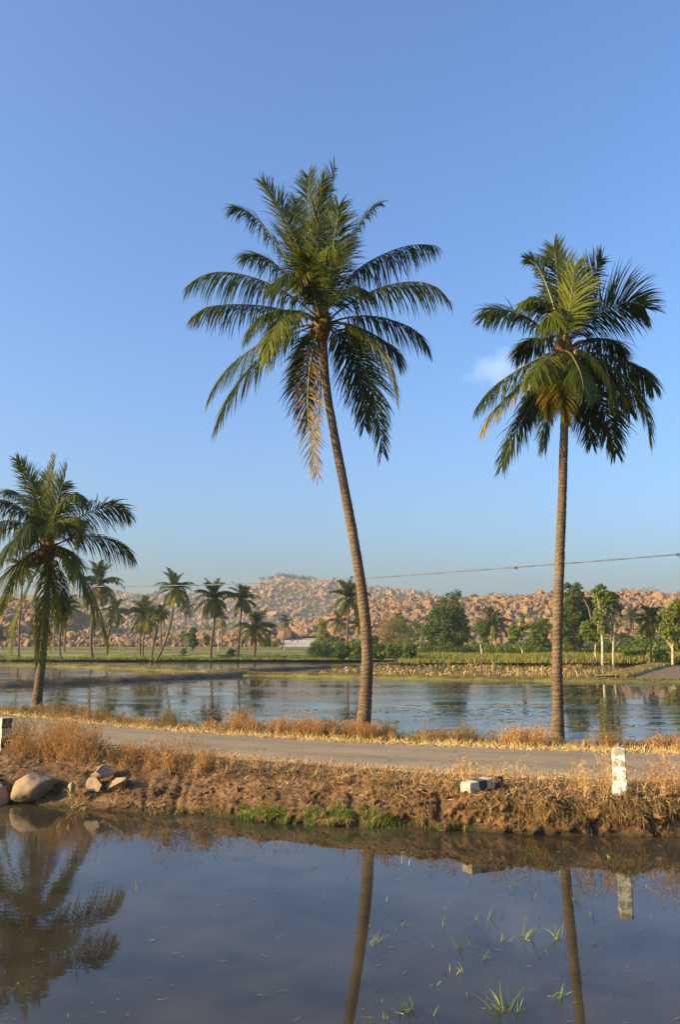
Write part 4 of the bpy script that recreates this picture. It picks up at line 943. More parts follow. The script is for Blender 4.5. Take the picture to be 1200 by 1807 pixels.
tree('leafy_tree', 'round green tree touching the wide palm with brown skirts', 'tree', (855, 1152), [(850, 1112, 14, 15), (856, 1128, 12, 12)], 0.38, 2300, 0.17, 3.5, clumps=45)
tree('crooked_tree', 'small tree on a crooked pale double trunk with thin spire top', 'tree', (924, 1163), [(912, 1118, 14, 14), (922, 1090, 4.5, 11), (925, 1104, 10, 8), (902, 1132, 9, 9)], 0.42, 2400, 0.14, 3, [(922, 1148), (914, 1132), (917, 1118)], M_PALEBARK, clumps=60)
tree('leafy_tree', 'bright green tree with brown trunk close left of the straight roadside palm trunk', 'tree', (948, 1160), [(953, 1110, 20, 17), (948, 1128, 19, 12), (960, 1100, 13, 10)], 0.46, 3600, 0.16, 4, [(950, 1145), (952, 1128)], clumps=80)
tree('shade_tree', 'massive dark green tree on a thick forked trunk', 'tree', (1022, 1160), [(1012, 1052, 18, 24), (1005, 1090, 22, 30), (1030, 1070, 20, 22, 1), (1040, 1092, 20, 26, 1), (1012, 1118, 24, 22), (1020, 1035, 10, 10), (1048, 1115, 14, 18)], 0.27, 12500, 0.19, 11, [(1021, 1148), (1020, 1135)], clumps=170)
tree('tall_tree', 'tall slender tree with pale trunk, open yellow green leaves and visible limbs', 'tree', (1064, 1171), [(1060, 1045, 15, 16), (1068, 1062, 22, 18), (1062, 1085, 18, 16), (1062, 1112, 11, 18), (1076, 1055, 12, 14)], 0.56, 4300, 0.15, 5, [(1064, 1145), (1063, 1115), (1062, 1085), (1061, 1060)], M_PALEBARK, clumps=90, bare=35, cl=0.24)
tree('shade_tree', 'dark tree crown filling the space behind the tall slender tree', 'tree', (1080, 1156), [(1082, 1075, 15, 22), (1074, 1100, 18, 24), (1085, 1060, 10, 14)], 0.10, 3600, 0.22, 4, clumps=60)
tree('bare_tree', 'nearly leafless pale tree with forked upward branches', 'tree', (1083, 1171), [(1090, 1092, 14, 20), (1080, 1112, 10, 14)], 0.7, 260, 0.12, 4, [(1083, 1145), (1086, 1115), (1094, 1085)], M_PALEBARK, clumps=30, bare=36)
tree('leafy_tree', 'bright light green small tree with a thin crooked pale trunk', 'tree', (1054, 1169), [(1040, 1108, 15, 14), (1046, 1122, 16, 11), (1052, 1098, 8, 10)], 0.54, 3000, 0.15, 3, [(1051, 1150), (1052, 1130), (1046, 1118)], M_PALEBARK, clumps=70)
tree('leafy_tree', 'yellow green tree with dark fork and pale lower trunk at the picture edge', 'tree', (1188, 1171), [(1190, 1082, 16, 18), (1185, 1110, 20, 20), (1196, 1130, 18, 14), (1178, 1090, 12, 12), (1200, 1065, 14, 12)], 0.58, 6500, 0.16, 5, [(1188, 1145), (1187, 1120)], M_PALEBARK, clumps=120, bare=20)
tree('sapling', 'little bright green sapling in front of the huge dense tree', 'tree', (773, 1156), [(774, 1132, 8, 9)], 0.5, 700, 0.14, 1.6, M_PALEBARK and None, M_PALEBARK, clumps=14)
tree('columnar_tree', 'narrow dark grey green columnar tree among the small palms', 'tree', (338, 1150), [(339, 1122, 7, 17), (341, 1133, 8, 10)], 0.22, 1800, 0.2, 2.5, clumps=40)
tree('leafy_tree', 'small dark bushy tree with yellowish lower leaves by the columnar tree', 'tree', (366, 1149), [(366, 1128, 7, 11)], 0.34, 700, 0.2, 1.6, clumps=16)
tree('leafy_tree', 'tiny yellowish tree on a thin trunk left of the columnar tree', 'tree', (322, 1148), [(321, 1124, 6, 9)], 0.5, 500, 0.18, 1.6, clumps=14)
tree('leafy_tree', 'dark round tree at the picture edge before the rock pile', 'tree', (3, 1146), [(2, 1116, 14, 16), (-10, 1120, 16, 16)], 0.12, 1600, 0.25, 3, clumps=30)
tree('leafy_tree', 'thin pale trunked tree with small crown before the ridge, right of the leafless bush', 'tree', (734, 1150), [(735, 1110, 8, 12), (733, 1124, 7, 7)], 0.32, 800, 0.18, 2, None, M_PALEBARK, clumps=20)
SH = [
 ('bright banana leaved shrub beside the curved roadside trunk', (628, 1163), [(628, 1150, 11, 11), (620, 1140, 8, 8)], 0.58, 1300),
 ('dark shrub at the foot of the tall thin palm', (604, 1165), [(603, 1152, 17, 13)], 0.12, 1500),
 ('mid green shrub directly right of the curved roadside trunk', (668, 1166), [(668, 1150, 16, 13)], 0.34, 1700),
 ('broad leafy shrub in front of the leafless bushy tree', (697, 1167), [(694, 1151, 18, 14), (708, 1155, 10, 9)], 0.40, 2000),
 ('rounded green shrub at the end of the thin dark dike', (723, 1168), [(722, 1151, 13, 14)], 0.36, 1500),
 ('dark shrub between the leafless bush and the curved trunk', (655, 1156), [(655, 1135, 12, 16)], 0.18, 1300),
 ('low dark shrub under the wide palm with brown skirts', (842, 1158), [(841, 1147, 14, 9)], 0.12, 1100),
 ('yellow green shrub right of the wide palm with brown skirts', (885, 1158), [(885, 1146, 11, 9)], 0.5, 1100),
 ('blue green bush behind the crooked pale tree', (905, 1153), [(905, 1138, 14, 12)], 0.16, 1200),
 ('leafy bush right at the straight roadside palm trunk', (966, 1160), [(968, 1148, 14, 10)], 0.34, 1300),
 ('low brown and green thicket under the massive forked tree', (1000, 1160), [(1000, 1150, 16, 9)], 0.4, 1300),
 ('dark thicket behind the bare pale tree', (1100, 1158), [(1100, 1135, 22, 18), (1118, 1142, 16, 12)], 0.16, 2600),
 ('low yellowish shrub between the two pale trunks', (1110, 1168), [(1112, 1158, 12, 7)], 0.5, 900),
 ('spread of bright shrub at the foot of the slim pale trunk palm', (1130, 1168), [(1130, 1157, 13, 9)], 0.5, 1100),
 ('bright green leafy bush left of the yellow green edge tree', (1167, 1170), [(1166, 1156, 11, 12)], 0.52, 1300),
 ('dense dark hedge bush behind the slim pale trunk palm', (1160, 1156), [(1155, 1135, 20, 16), (1178, 1138, 16, 15)], 0.2, 2600),
 ('small shrub on the bank below the huge dense tree', (815, 1158), [(815, 1150, 10, 6)], 0.42, 700),
 ('grey green bush at the front of the pale slab, beside the short young palm', (485, 1147), [(483, 1135, 14, 7)], 0.22, 900),
 ('round dark bush behind the short young palm', (470, 1149), [(468, 1134, 9, 8)], 0.2, 700),
 ('low bush near the shore left of the short young palm', (408, 1158), [(408, 1150, 8, 5)], 0.3, 500),
 ('small banana plant bush on the flat field before the columnar tree', (323, 1156), [(323, 1150, 6, 5)], 0.42, 400),
]
for lb, b, e, ti, n in SH: tree('shrub', lb, 'shrub', b, e, ti, n, 0.15, trunk=False, clumps=max(12, n // 45), group='shrubs along the far shore', cl=0.34)

U = []
for _ in range(260):
    q_ = rng.uniform(560, 1240); Yb_ = rng.uniform(112, 165)
    if 735 < q_ < 765 and rng.uniform() < .7: continue
    X_ = (q_ - 600) / F * Yb_; z_ = float(terrain(X_, Yb_)); r_ = rng.uniform(0.7, 1.6) * (1.25 if q_ > 1080 else 1.0) * (0.8 if q_ > 730 and q_ < 900 else 1)
    m2 = crown_mb(np.array([[X_, Yb_, z_ + r_ * 0.7, r_ * 1.5, r_ * 1.2, r_]]), 240, 0.2, float(np.clip(rng.normal(0.38, 0.13), 0.05, 0.65)), 12, cl=0.42); U.append(m2)
mb = MB()
for m2 in U: mb.add(m2.V[0], m2.F[0], m2.T[0])
tag(mb.build('undergrowth', M_LEAF, smooth=False), 'tangled green undergrowth filling the ground behind the shore trees', 'undergrowth', kind='stuff')

# thin bare posts and the leaning stick by the shore
for lb, b, t_, w in (('leaning pale bare tree stump post on the shore near the wide palm', (852, 1166), (848, 1138), 3.0), ('slim concrete post in the stony field behind the tall yellowish palm', (384.5, 1150), (384.5, 1112), 2.0),
                     ('short concrete post in front of the pale rock slab', (501.5, 1147), (501.5, 1133), 2.2)):
    g = ground(b[0], b[1], 0.28); g[2] = float(terrain(g[0], g[1])); top = at(t_[0], t_[1], g[1]) - g
    P_ = crom([np.array([0, 0, -0.2]), top * 0.5 + [0.03, 0, 0], top], 8); v, f = tube(P_, np.linspace(w, w * 0.8, 8) / ppm(g[1]) / 2, 8)
    o = MB().add(v, f).build('post', M_PALEBARK); o.location = tuple(g); tag(o, lb, 'post')

# scrub between the boulders
Pn, Sn = by_h(520, (-20, 1240), 240, 1100, ln_(2.4, 0.45, 1.0, 6.5), 0.8); mb = MB()
for p_, s_ in zip(Pn, Sn):
    if 300 < p_[1] < 420 and rng.uniform() < 0.6: continue
    k = min(1.0, 0.5 + p_[1] / 900); E = np.array([[p_[0], p_[1], p_[2] + 0.4 * s_ * k, s_ * 1.6 * k, s_ * 1.4 * k, s_ * 0.75 * k]])
    m2 = crown_mb(E, 90, 0.32 * k + p_[1] / 2200, 0.25 + rng.uniform(-0.1, 0.12), 10, cl=0.4); mb.add(m2.V[0], m2.F[0], m2.T[0])
Pt = np.array([at(px, 1034, 1090) for px in (470, 500, 512, 525, 538, 548)])
for p_ in Pt:
    z = float(terrain(p_[0], 1085)); m2 = crown_mb(np.array([[p_[0], 1083, z + 3.2, 9, 6, 3.2]]), 260, 0.9, 0.2, 22, cl=0.4); mb.add(m2.V[0], m2.F[0], m2.T[0])
tag(mb.build('hill_scrub', M_LEAF, smooth=False), 'low green scrub growing between the boulders on the hills', 'scrub', kind='stuff')

# ------------------------------------------------------------------ overhead cable
cp = [(-250, 1033, 78), (0, 1035, 62), (200, 1034.5, 54), (350, 1032.5, 49.5), (480, 1028, 46), (640, 1020.5, 42.5), (910, 1001, 37.5), (1200, 978, 33.5), (1500, 948, 30)]
Q = crom([at(a_, b_, c_) for a_, b_, c_ in cp], 160)
root = thing('power_cable', Q[80], 'thin twisted overhead power cable stretched across the sky behind the tall palms', 'cable')
for k in (0, 1):
    ph = np.linspace(0, 90, len(Q)); off = 0.022 * np.stack([0 * ph, np.cos(ph + k * PI), np.sin(ph + k * PI)], 1)
    v, f = tube(Q - Q[80] + off, 0.014, 6); MB().add(v, f).build('strand', M_WIRE, root)
for a_, b_, c_ in ((910, 1001.5, 37.5), (1196, 978.3, 33.55), (347, 1032.6, 49.6)):
    c0 = at(a_, b_, c_) - Q[80]; v, f = tube([c0 + [-0.09, 0, 0], c0 + [0.09, 0, 0.0]], 0.045, 8); mb = MB().add(v, f)
    v, f = tube(crom([c0, c0 + [0.05, 0, -0.1], c0 + [0.10, 0, -0.07]], 6), 0.012, 5); mb.add(v, f); mb.build('cable_clip', M_WIRE, root)

# ------------------------------------------------------------------ marker stones
def beveled_box(sx, sy, sz, bev, jit, seed, cuts=5):
    bm = bmesh.new(); bmesh.ops.create_cube(bm, size=1.0)
    for v in bm.verts: v.co = (v.co.x * sx, v.co.y * sy, (v.co.z + 0.5) * sz)
    bmesh.ops.bevel(bm, geom=bm.edges[:], offset=bev, segments=2, profile=0.6, affect='EDGES')
    bmesh.ops.subdivide_edges(bm, edges=[e for e in bm.edges if e.calc_length() > 0.08], cuts=cuts, use_grid_fill=True)
    V = np.array([v.co[:] for v in bm.verts])
    V += jit * np.stack([fbm(V[:, 0] * 9, V[:, 1] * 9, V[:, 2] * 9, seed + q, 3) for q in range(3)], 1)
    fc = [[v.index for v in f.verts] for f in bm.faces]; bm.free()
    return V, fc
def add_poly(mb, V, fc, matf=lambda c: 0):
    V = np.asarray(V); base = mb.n; by = {}
    for f in fc: by.setdefault((len(f), matf(V[f].mean(0))), []).append(f)
    first = True
    for (k, m), fs in by.items():
        if first: mb.add(V, np.array(fs), 0.0, m); first = False
        else: mb.F.append(np.array(fs, np.int64) + base); mb.M.append(np.full(len(fs), m, np.int32))
def white_stone():
    g = ground(1095, 1405, RZ + 0.02)
    mb = MB(); V, fc = beveled_box(0.205, 0.19, 0.82, 0.02, 0.022, 5, 7); V[:, 2] -= 0.10; add_poly(mb, V, fc)
    o = mb.build('marker_stone', M_WHITE); o.location = tuple(g); o.rotation_euler = (0, math.radians(1.0), math.radians(-14))
    tag(o, 'upright white painted marker stone with flaking paint at the water side of the road', 'marker stone')
white_stone()
def striped(name, label, g, rot, sx, sy, L, first=0, n=4):
    """square stone post of painted bands, each band a part of the stone's own mesh surface"""
    root = thing(name, g, label, 'marker stone'); root.rotation_euler = rot
    h = L / n
    mb = MB(); V, fc = beveled_box(sx, sy, L, 0.015, 0.014, 11, 11)
    if first == 9:        # upright: the two lit flanks stay white, front face banded
        add_poly(mb, V, fc, lambda c: int(c[2] / h) % 2 if c[1] < -sy * 0.4 or c[0] > 0.4 * sx else 0)
    else: add_poly(mb, V, fc, lambda c: 2 if c[0] > sx * 0.44 else (int(c[2] / h) % 2))
    mb.build('stone_block', [M_PWHITE, M_BLACK, M_CONC], root); return root
g = ground(6, 1328, RZ); striped('marker_stone', 'upright black and white banded marker stone cut off by the picture edge', g - np.array([0, 0, 0.1]), (0, 0, math.radians(40)), 0.22, 0.20, 0.84, 9, 4)
g = ground(822, 1401, RZ)
g2 = ground(900, 1392, RZ); ang = math.atan2(g2[1] - g[1], g2[0] - g[0])
striped('fallen_marker_stone', 'fallen black and white banded stone block lying on the verge', g + np.array([0, 0.02, 0.09]), (math.radians(-6), math.radians(86), ang), 0.16, 0.24, 0.76, 0, 4)

# ------------------------------------------------------------------ rocks in the bank
def rock(label, px, py, Y, sx, sy, sz, seed, rot=0.0, cuts=9, dig=0.0):
    V, Fc = boulder_shape(seed, 5, cuts)
    V = V / np.abs(V).max(0); V *= np.array([sx, sy, sz])
    V += nrm(V) * (0.035 * fbm(V[:, 0] * 6, V[:, 1] * 6, V[:, 2] * 6, seed, 4) + 0.010 * fbm(V[:, 0] * 25, V[:, 1] * 25, V[:, 2] * 25, seed, 3))[:, None]
    o = MB().add(V, Fc).build('rock', M_NROCK); o.location = tuple(at(px, py, Y)); o.rotation_euler = (0, rot, 0.3)
    tag(o, label, 'rock'); return o
rock('large smooth tan rock slab bedded in the bank below the tall dry weeds', 64, 1382, 16.62, 0.52, 0.80, 0.32, 31, -0.15, 6)
rock('tan rock at the waterline cut off by the picture edge', -14, 1400, 16.4, 0.36, 0.8, 0.25, 22, 0.15, 8)
rock('rounded boulder capping the bank, with a crack across', 182, 1362, 16.48, 0.24, 0.36, 0.12, 33, 0.05, 7)
rock('broken brown rock directly beneath the rounded capping boulder', 170, 1388, 16.2, 0.21, 0.36, 0.17, 26, 0.2, 9)
rock('small pointed stone left of the cracked boulder', 126, 1388, 15.85, 0.07, 0.12, 0.11, 24, 0.1)
rock('ridge of brown rock running to the right of the capping boulder', 206, 1384, 16.2, 0.22, 0.33, 0.11, 27, -0.35)

# ------------------------------------------------------------------ dry grass, straw and weeds on the embankment
def on_emb(n, px0, px1, w0, w1):
    w = rng.uniform(w0, w1, n); Yg = 15.5 + 5 * np.clip((w - 1) / 2, 0, 1); q_ = (rng.uniform(px0, px1, n) - 600) / F; X = q_ * Yg
    for _ in range(3): X = q_ * emb(X, w)[:, 1]
    return emb(X, w)
def blades(name, P_, L, wd, tint, label, material=M_DRY, spread=0.6, up=1.0, droop=0.8, segs=3, bias=(0, 0, 0), wob=0.0, cat='grass'):
    n = len(P_); D_ = rng.normal(size=(n, 3)) * spread + np.array([0, 0, up]) + np.array(bias)
    v, f, t, _ = strips(P_ - [0, 0, 0.01], D_, rng.uniform(0.4, 1, n) * L, rng.uniform(0.6, 1.2, n) * wd, droop, segs, rng.uniform(*tint, n), wob)
    return tag(MB().add(v, f, t).build(name, material), label, cat, kind='stuff')
def thin(P_, sc, thr, seed):
    return P_[fbm(P_[:, 0] * sc, P_[:, 1] * sc, P_[:, 2] * sc, seed, 3) > thr]
blades('verge_grass', thin(on_emb(17000, -40, 1240, 0.98, 1.9), 1.6, 0.0, 601), 0.075, 0.010, (0.0, 0.75), 'short dry grass covering the verge between road and pond')
CV, CF = boulder_shape(77, 2); mb = MB()
Pc_ = thin(on_emb(5200, -40, 1240, 0.22, 1.5), 2.5, -0.08, 651); ss_ = np.clip(np.exp(rng.normal(math.log(0.016), 0.55, len(Pc_))), 0.006, 0.06)
Rq = nrm(rng.normal(size=(len(Pc_), 3))); Rr = nrm(np.cross(Rq, rng.normal(size=(len(Pc_), 3)))); Rs = np.cross(Rq, Rr); RM = np.stack([Rq, Rr, Rs], 1)
mb.add((np.einsum('nij,vi->nvj', RM, CV) * ss_[:, None, None] + Pc_[:, None, :]).reshape(-1, 3), (CF[None] + (np.arange(len(Pc_)) * len(CV))[:, None, None]).reshape(-1, 3))
tag(mb.build('soil_clods', M_SOIL, smooth=False), 'crumbled clods of earth and small stones on the bank', 'clods', kind='stuff')
blades('straw_litter', on_emb(5200, -40, 1240, 0.85, 1.95) + [0, 0, 0.015], 0.20, 0.010, (0.5, 0.95), 'straw lying on the verge between road and pond', up=0.05, spread=1.0, droop=0.4, wob=0.25)
Pf = on_emb(9000, -60, 1260, 2.97, 3.2); Pf[:, 2] += 0.03
blades('straw_litter', Pf, 0.24, 0.014, (0.82, 1.0), 'golden straw swept along the far edge of the road', up=0.12, spread=1.0, droop=0.5, wob=0.2)
Pg_ = np.concatenate([on_emb(1500, -40, 1240, 1.93, 2.12), on_emb(700, -40, 1240, 2.0, 3.0), on_emb(900, -40, 1240, 2.9, 3.05)]); Pg_[:, 2] = RZ + 0.045; sg_ = np.clip(np.exp(rng.normal(math.log(0.012), 0.5, len(Pg_))), 0.005, 0.035)
mb = MB(); mb.add((CV[None] * sg_[:, None, None] * rng.uniform(0.6, 1.3, (len(Pg_), 1, 3)) + Pg_[:, None, :]).reshape(-1, 3), (CF[None] + (np.arange(len(Pg_)) * len(CV))[:, None, None]).reshape(-1, 3))
tag(mb.build('road_gravel', M_NROCK, smooth=False), 'loose gravel and crumbs scattered on the road and its edges', 'gravel', kind='stuff')
Pf = on_emb(1800, -60, 1260, 1.9, 2.1); Pf[:, 2] += 0.04
blades('straw_litter', Pf, 0.16, 0.010, (0.6, 0.95), 'scattered straw along the near edge of the road', up=0.1, spread=1.0, droop=0.5, wob=0.2)
blades('verge_grass', thin(on_emb(16000, -60, 1260, 3.15, 4.3), 1.1, -0.15, 611), 0.24, 0.012, (0.1, 0.75), 'dry grass on the far verge under the tall palms')
def face(n, px0, px1, w0, w1, out=0.02):
    P_ = on_emb(n, px0, px1, w0, w1); P_[:, 1] -= out; return P_
blades('hanging_grass', thin(face(5000, -40, 1240, 0.3, 1.0), 2.2, 0.05, 621), 0.18, 0.009, (0.2, 0.7), 'withered grass and roots hanging over the eroded bank', up=-0.5, spread=0.55, bias=(0, -0.55, 0), droop=1.8, segs=4, wob=0.22)
blades('hanging_grass', thin(face(3000, 880, 1240, 0.35, 1.02), 2.8, 0.0, 623), 0.22, 0.009, (0.2, 0.65), 'thick curtain of withered grass over the bank below the white marker stone', up=-0.15, spread=0.8, bias=(0, -0.5, 0), droop=2.0, segs=5, wob=0.25)
blades('hanging_grass', thin(face(1700, 30, 250, 0.25, 0.7), 2.4, 0.0, 625), 0.32, 0.011, (0.4, 0.85), 'dry roots and stalks around the rocks in the bank', up=-0.1, spread=0.7, bias=(0, -0.4, 0), droop=1.6, segs=4, wob=0.25)
g1 = np.concatenate([thin(face(1500, 425, 515, 0.17, 0.42), 5, 0, 641), thin(face(2600, 515, 700, 0.15, 0.46), 4, -0.02, 642), thin(face(700, 560, 680, 0.3, 0.7), 4, 0.08, 643), face(160, 690, 830, 0.16, 0.3), face(160, 240, 440, 0.16, 0.3), face(90, 0, 160, 0.16, 0.26)])
blades('bright_grass', g1, 0.15, 0.009, (0.1, 0.95), 'fresh bright green grass at the foot of the bank', M_GREEN, spread=0.4, droop=0.8)

def weeds(name, spec, label, stems=9, twigs=9):
    """bushy dry weeds: branching stems with fine twigs and seed heads"""
    mb = MB()
    for (px0, px1, w0, w1, cnt, H, tint) in spec:
        B0 = on_emb(cnt, px0, px1, w0, w1); hs = H * rng.uniform(0.55, 1.1, cnt); pt = tint + rng.normal(0, 0.08, cnt)
        P_ = np.repeat(B0, stems, 0) + rng.normal(size=(cnt * stems, 3)) * [0.05, 0.05, 0]; h = np.repeat(hs, stems) * rng.uniform(0.6, 1.05, cnt * stems); t_ = np.repeat(pt, stems)
        D_ = rng.normal(size=(len(P_), 3)) * [0.28, 0.28, 0.05] + [0.02, 0, 1]
        v, f, t, pts = strips(P_, D_, h, 0.0075, 0.25, 4, t_ + 0.05, 0.07); mb.add(v, f, t)
        # twigs from upper halves of stems
        ns = len(P_); k = rng.integers(1, 5, (ns, twigs)); fr = rng.uniform(0, 1, (ns, twigs, 1)); k0 = np.maximum(k - 1, 0)
        S0 = pts[np.arange(ns)[:, None], k0] * (1 - fr) + pts[np.arange(ns)[:, None], k] * fr; S0 = S0.reshape(-1, 3)
        D2 = rng.normal(size=(len(S0), 3)) * [0.7, 0.7, 0.25] + [0, 0, 0.75]; hh = np.repeat(h, twigs) * rng.uniform(0.12, 0.34, len(S0))
        v, f, t, p2 = strips(S0, D2, hh, 0.0045, 0.2, 2, np.repeat(t_, twigs) + 0.05, 0.1); mb.add(v, f, t)
        # seed heads / tiny dry leaves
        E0 = np.concatenate([p2[:, -1], p2[:, 1]]); nn_ = len(E0); tt = np.concatenate([np.repeat(t_, twigs)] * 2)
        v, f, t, _ = strips(E0, rng.normal(size=(nn_, 3)) + [0, 0, 0.3], rng.uniform(0.012, 0.035, nn_), 0.011, 0.3, 1, tt + rng.normal(0, 0.1, nn_), taper=False); mb.add(v, f, t)
    return tag(mb.build(name, M_WEED), label, 'weeds', kind='stuff')
weeds('dry_weeds', [(26, 110, 1.0, 1.45, 26, 0.62, 0.6), (95, 185, 0.95, 1.6, 40, 0.80, 0.6), (120, 175, 1.0, 1.5, 16, 0.95, 0.62), (24, 60, 1.2, 1.5, 8, 0.95, 0.35)], 'tall rust brown dry weeds beside the banded marker stone')
weeds('dry_weeds', [(185, 240, 0.95, 1.5, 10, 0.4, 0.4), (225, 400, 0.95, 1.35, 34, 0.42, 0.6), (270, 390, 1.0, 1.2, 8, 0.70, 0.6)], 'knee high reddish dry weeds on the bank edge before the open road')
weeds('dry_weeds', [(400, 800, 0.95, 1.7, 12, 0.42, 0.6), (640, 800, 0.95, 1.3, 10, 0.30, 0.6)], 'sparse dry stalks on the middle of the near verge', 5, 6)
weeds('dry_weeds', [(805, 885, 1.2, 1.6, 10, 0.55, 0.78), (885, 1080, 1.0, 1.6, 12, 0.5, 0.75), (1040, 1095, 1.2, 1.8, 6, 0.8, 0.7), (1110, 1240, 0.98, 1.8, 13, 0.66, 0.65)], 'wispy tan dry weeds around the white marker stone and fallen block', 6, 8)
far = []
for px0 in range(-60, 1260, 22):
    v_ = float(fbm(px0 / 70.0, 3.3, 0, 811, 3)); c_ = int(max(1, 3.5 + 22 * v_)); far.append((px0, px0 + 26, 3.25, 4.1, c_, 0.20 + 0.28 * max(0, v_ + 0.15) + rng.uniform(0, 0.1), 0.58 + 0.5 * float(fbm(px0 / 90.0, 9.3, 0, 812, 3))))
far += [(90, 135, 3.4, 4.0, 12, 0.62, 0.12), (185, 205, 3.6, 4.0, 5, 0.8, 0.15), (290, 320, 3.4, 4.0, 10, 0.5, 0.12), (535, 565, 3.4, 3.8, 10, 0.62, 0.6), (565, 610, 3.4, 3.9, 9, 0.5, 0.15), (612, 662, 3.2, 3.8, 16, 0.5, 0.5), (670, 700, 3.4, 3.9, 8, 0.45, 0.15), (800, 830, 3.3, 3.9, 8, 0.5, 0.35), (880, 955, 3.2, 3.8, 30, 0.50, 0.72), (1050, 1075, 3.3, 3.8, 6, 0.55, 0.3), (400, 450, 3.3, 4, 14, 0.6, 0.6)]
weeds('dry_weeds', far, 'rust and olive dry weeds lining the far verge of the road')

# rice seedlings standing in the near pond (base pixel, height in pixels, blades)
SEED = [(640 + 42, 1640, 30, 14, 'bushy'), (928, 1655, 34, 16, ''), (985, 1657, 34, 9, ''), (885, 1780, 44, 26, ''), (720, 1782, 32, 16, ''), (985, 1760, 30, 10, ''), (918, 1784, 28, 4, ''), (652, 1666, 16, 5, ''), (668, 1662, 26, 7, ''),
        (812, 1673, 26, 6, ''), (835, 1668, 14, 4, ''), (853, 1692, 22, 6, ''), (815, 1718, 22, 4, ''), (794, 1714, 18, 2, ''), (890, 1660, 20, 5, ''), (859, 1622, 24, 4, ''), (841, 1588 + 36, 20, 3, ''), (784, 1634, 24, 3, ''), (750, 1606, 6, 3, ''),
        (902, 1572, 20, 3, ''), (940, 1585, 22, 3, ''), (973, 1588, 20, 3, ''), (1015, 1590, 22, 5, ''), (1046, 1617, 18, 3, ''), (1052, 1668, 12, 5, ''), (1066, 1663, 16, 1, ''), (1034, 1716, 22, 1, ''), (1108, 1706, 12, 2, ''), (1172, 1600, 20, 1, ''), (1110, 1612, 12, 2, ''),
        (766, 1790, 24, 2, ''), (651, 1802, 26, 5, ''), (680, 1797, 14, 4, ''), (761, 1738, 16, 3, ''), (772, 1745, 6, 3, ''), (684, 1590, 14, 2, ''), (640 - 67, 1585, 14, 2, ''), (702, 1644, 20, 1, ''), (235, 1572, 20, 3, ''), (257, 1564, 8, 2, ''), (375, 1513, 24, 2, ''),
        (172, 1524, 12, 3, ''), (556, 1530, 20, 3, ''), (550, 1488, 22, 2, ''), (620, 1552, 16, 2, ''), (705, 1525, 22, 2, ''), (724, 1526, 16, 2, ''), (358, 1603, 6, 2, ''), (942, 1510, 22, 4, ''), (948, 1497, 16, 3, ''), (930, 1503, 14, 2, ''), (992, 1505, 14, 2, ''), (1058, 1500, 12, 2, ''), (838, 1494, 4, 3, ''),
        (100, 1462, 18, 3, ''), (248, 1480, 14, 3, ''), (2, 1440, 18, 4, ''), (117, 1795, 14, 1, ''), (190, 1775, 6, 2, ''), (310, 1707, 5, 2, ''), (520, 1475, 12, 2, ''), (830, 1560, 12, 2, ''), (1160, 1548, 10, 1, '')]
for _ in range(26): SEED.append((float(rng.uniform(640, 1190)), float(rng.uniform(1500, 1800)), float(rng.uniform(6, 18)), int(rng.integers(1, 4)), ''))
NAMED = {928: 'thick rice seedling tuft of curving blades between the two palm reflections, upper one', 985: None, 885: 'largest rice tuft with spread yellow green blades and rotting base', 720: 'wide upright rice tuft near the middle palm reflection at the bottom of the picture',
         682: 'full rice tuft right beside the reflection of the curved trunk'}
first985 = True
for (px, py, hp, nb, _) in SEED:
    if (px, py) == (682, 1640): continue
    g = ground(px, py, 0); h = hp / ppm(g[1], py) * 1.15
    P_ = rng.normal(size=(nb, 3)) * [0.012 + 0.0016 * nb, 0.012 + 0.0016 * nb, 0]; P_[:, 2] = -0.02
    D_ = rng.normal(size=(nb, 3)) * [0.38, 0.38, 0.05] + [rng.normal(0, 0.15), 0, 1]
    v, f, t, _q = strips(P_, D_, h * rng.uniform(0.55, 1.1, nb), 0.0085, 0.9, 5, rng.uniform(0.45, 0.95, nb), 0.05); mb = MB().add(v, f, t)
    if nb > 8:
        m2 = nb // 2; v, f, t, _q = strips(P_[:m2] + [0, 0, 0.02], rng.normal(size=(m2, 3)) * [1, 1, 0.05], h * rng.uniform(0.3, 0.6, m2), 0.008, 0.1, 3, rng.uniform(1.0, 1.15, m2)); mb.add(v, f, t)
    o = mb.build('rice_seedling', M_GREEN); o.location = tuple(g)
    if NAMED.get(px) and nb > 8: tag(o, NAMED[px], 'rice seedling', 'rice seedlings in the near pond')
    elif px == 985 and py == 1657: tag(o, 'narrow rice tuft touching the upper part of the straight palm reflection', 'rice seedling', 'rice seedlings in the near pond')
    elif px == 985: tag(o, 'ragged rice tuft with brown fallen leaf at the lower end of the straight palm reflection', 'rice seedling', 'rice seedlings in the near pond')
    else: tag(o, 'thin rice seedling of a few green blades standing in the still pond', 'rice seedling', 'rice seedlings in the near pond')

q_ = rng.uniform(-20, 1220, 230); Pd = np.array([ground(a_, b_, 0.012) for a_, b_ in zip(q_, 1440 + 400 * rng.uniform(0, 1, 230) ** 1.3)])
v, f, t, _q = strips(Pd, rng.normal(size=(230, 3)) * [1, 0.6, 0.0], rng.uniform(0.02, 0.10, 230), 0.008, 0.0, 2, rng.uniform(0.2, 0.7, 230), 0.05, side=np.tile([0, 0, 1.0], (230, 1)))
v[:, 2] = np.clip(v[:, 2], 0.004, 0.03)
tag(MB().add(v, f, t).build('floating_straw', M_DRY), 'bits of straw and leaf floating on the near pond', 'debris', kind='stuff')

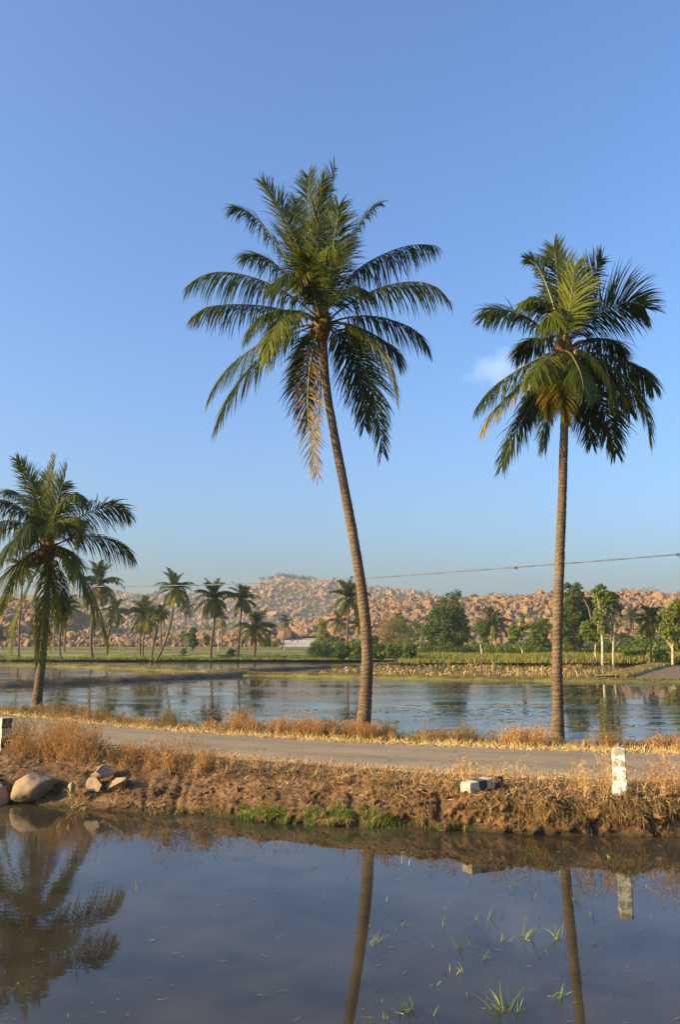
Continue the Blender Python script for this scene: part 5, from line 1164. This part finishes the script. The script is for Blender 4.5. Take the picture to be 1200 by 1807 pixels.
# floating weed and scum on the far pond
n = 6500
q = rng.uniform(-40, 1240, n); yy = 1203 + (1300 - 1203) * rng.uniform(0, 1, n) ** 1.1; G3 = np.array([ground(a_, b_, 0.0) for a_, b_ in zip(q, yy)])
k = (fbm(G3[:, 0] * 0.22, G3[:, 1] * 0.5, 0, 701, 4) + 0.5 * fbm(G3[:, 0] * 1.1, G3[:, 1] * 2.2, 0, 703, 3) > 0.0) & (G3[:, 1] > smoothX(_rf, G3[:, 0]) + 3.0) & (G3[:, 1] < 58); G3 = G3[k]; n = len(G3); mb = MB()
m = 7; a = np.linspace(0, 2 * PI, m, endpoint=False)
R = (rng.uniform(0.006, 0.024, n) * np.where(rng.uniform(0, 1, n) < 0.02, 3.0, 1))[:, None] * rng.uniform(0.5, 1.3, (n, m)); asp = rng.uniform(2, 7, n)[:, None]
top = np.stack([G3[:, :1] + R * np.cos(a) * asp, G3[:, 1:2] + R * np.sin(a), np.full((n, m), 0.004) + rng.uniform(0, 0.008, (n, m))], -1)
bot = top.copy() * 1.0; bot[:, :, 2] = -0.01; bot[:, :, :2] = G3[:, None, :2] + (top[:, :, :2] - G3[:, None, :2]) * 1.12
V = np.concatenate([top, bot], 1).reshape(-1, 3); b0 = (np.arange(n) * 2 * m)[:, None]
side_ = np.concatenate([np.stack([b0[:, 0] + j, b0[:, 0] + m + j, b0[:, 0] + m + (j + 1) % m, b0[:, 0] + (j + 1) % m], -1) for j in range(m)])
mb.add(V, [b0 + np.arange(m)[None, :], side_], np.repeat(rng.uniform(0.1, 0.5, n), 2 * m))
tag(mb.build('floating_weed', M_DRY), 'brown and olive floating weed scattered on the far flooded field', 'floating weed', kind='stuff')

# ------------------------------------------------------------------ air
m = bpy.data.materials.new('haze_air'); m.use_nodes = True; nt = m.node_tree; nt.nodes.clear()
out = nt.nodes.new('ShaderNodeOutputMaterial'); pv = nt.nodes.new('ShaderNodeVolumePrincipled')
pv.inputs['Color'].default_value = (0.70, 0.82, 0.98, 1); pv.inputs['Density'].default_value = 0.00026; pv.inputs['Anisotropy'].default_value = 0.1
nt.links.new(pv.outputs[0], out.inputs['Volume'])
x0, x1, y0, y1, z0, z1 = -1500, 1500, -60, 1850, -1.6, 95
V = [(x, y, z) for z in (z0, z1) for y in (y0, y1) for x in (x0, x1)]
hz = MB().add(V, np.array([[0, 2, 3, 1], [4, 5, 7, 6], [0, 1, 5, 4], [2, 6, 7, 3], [0, 4, 6, 2], [1, 3, 7, 5]])).build('haze', m, smooth=False)
tag(hz, 'thin pale haze in the air', 'haze', kind='stuff')
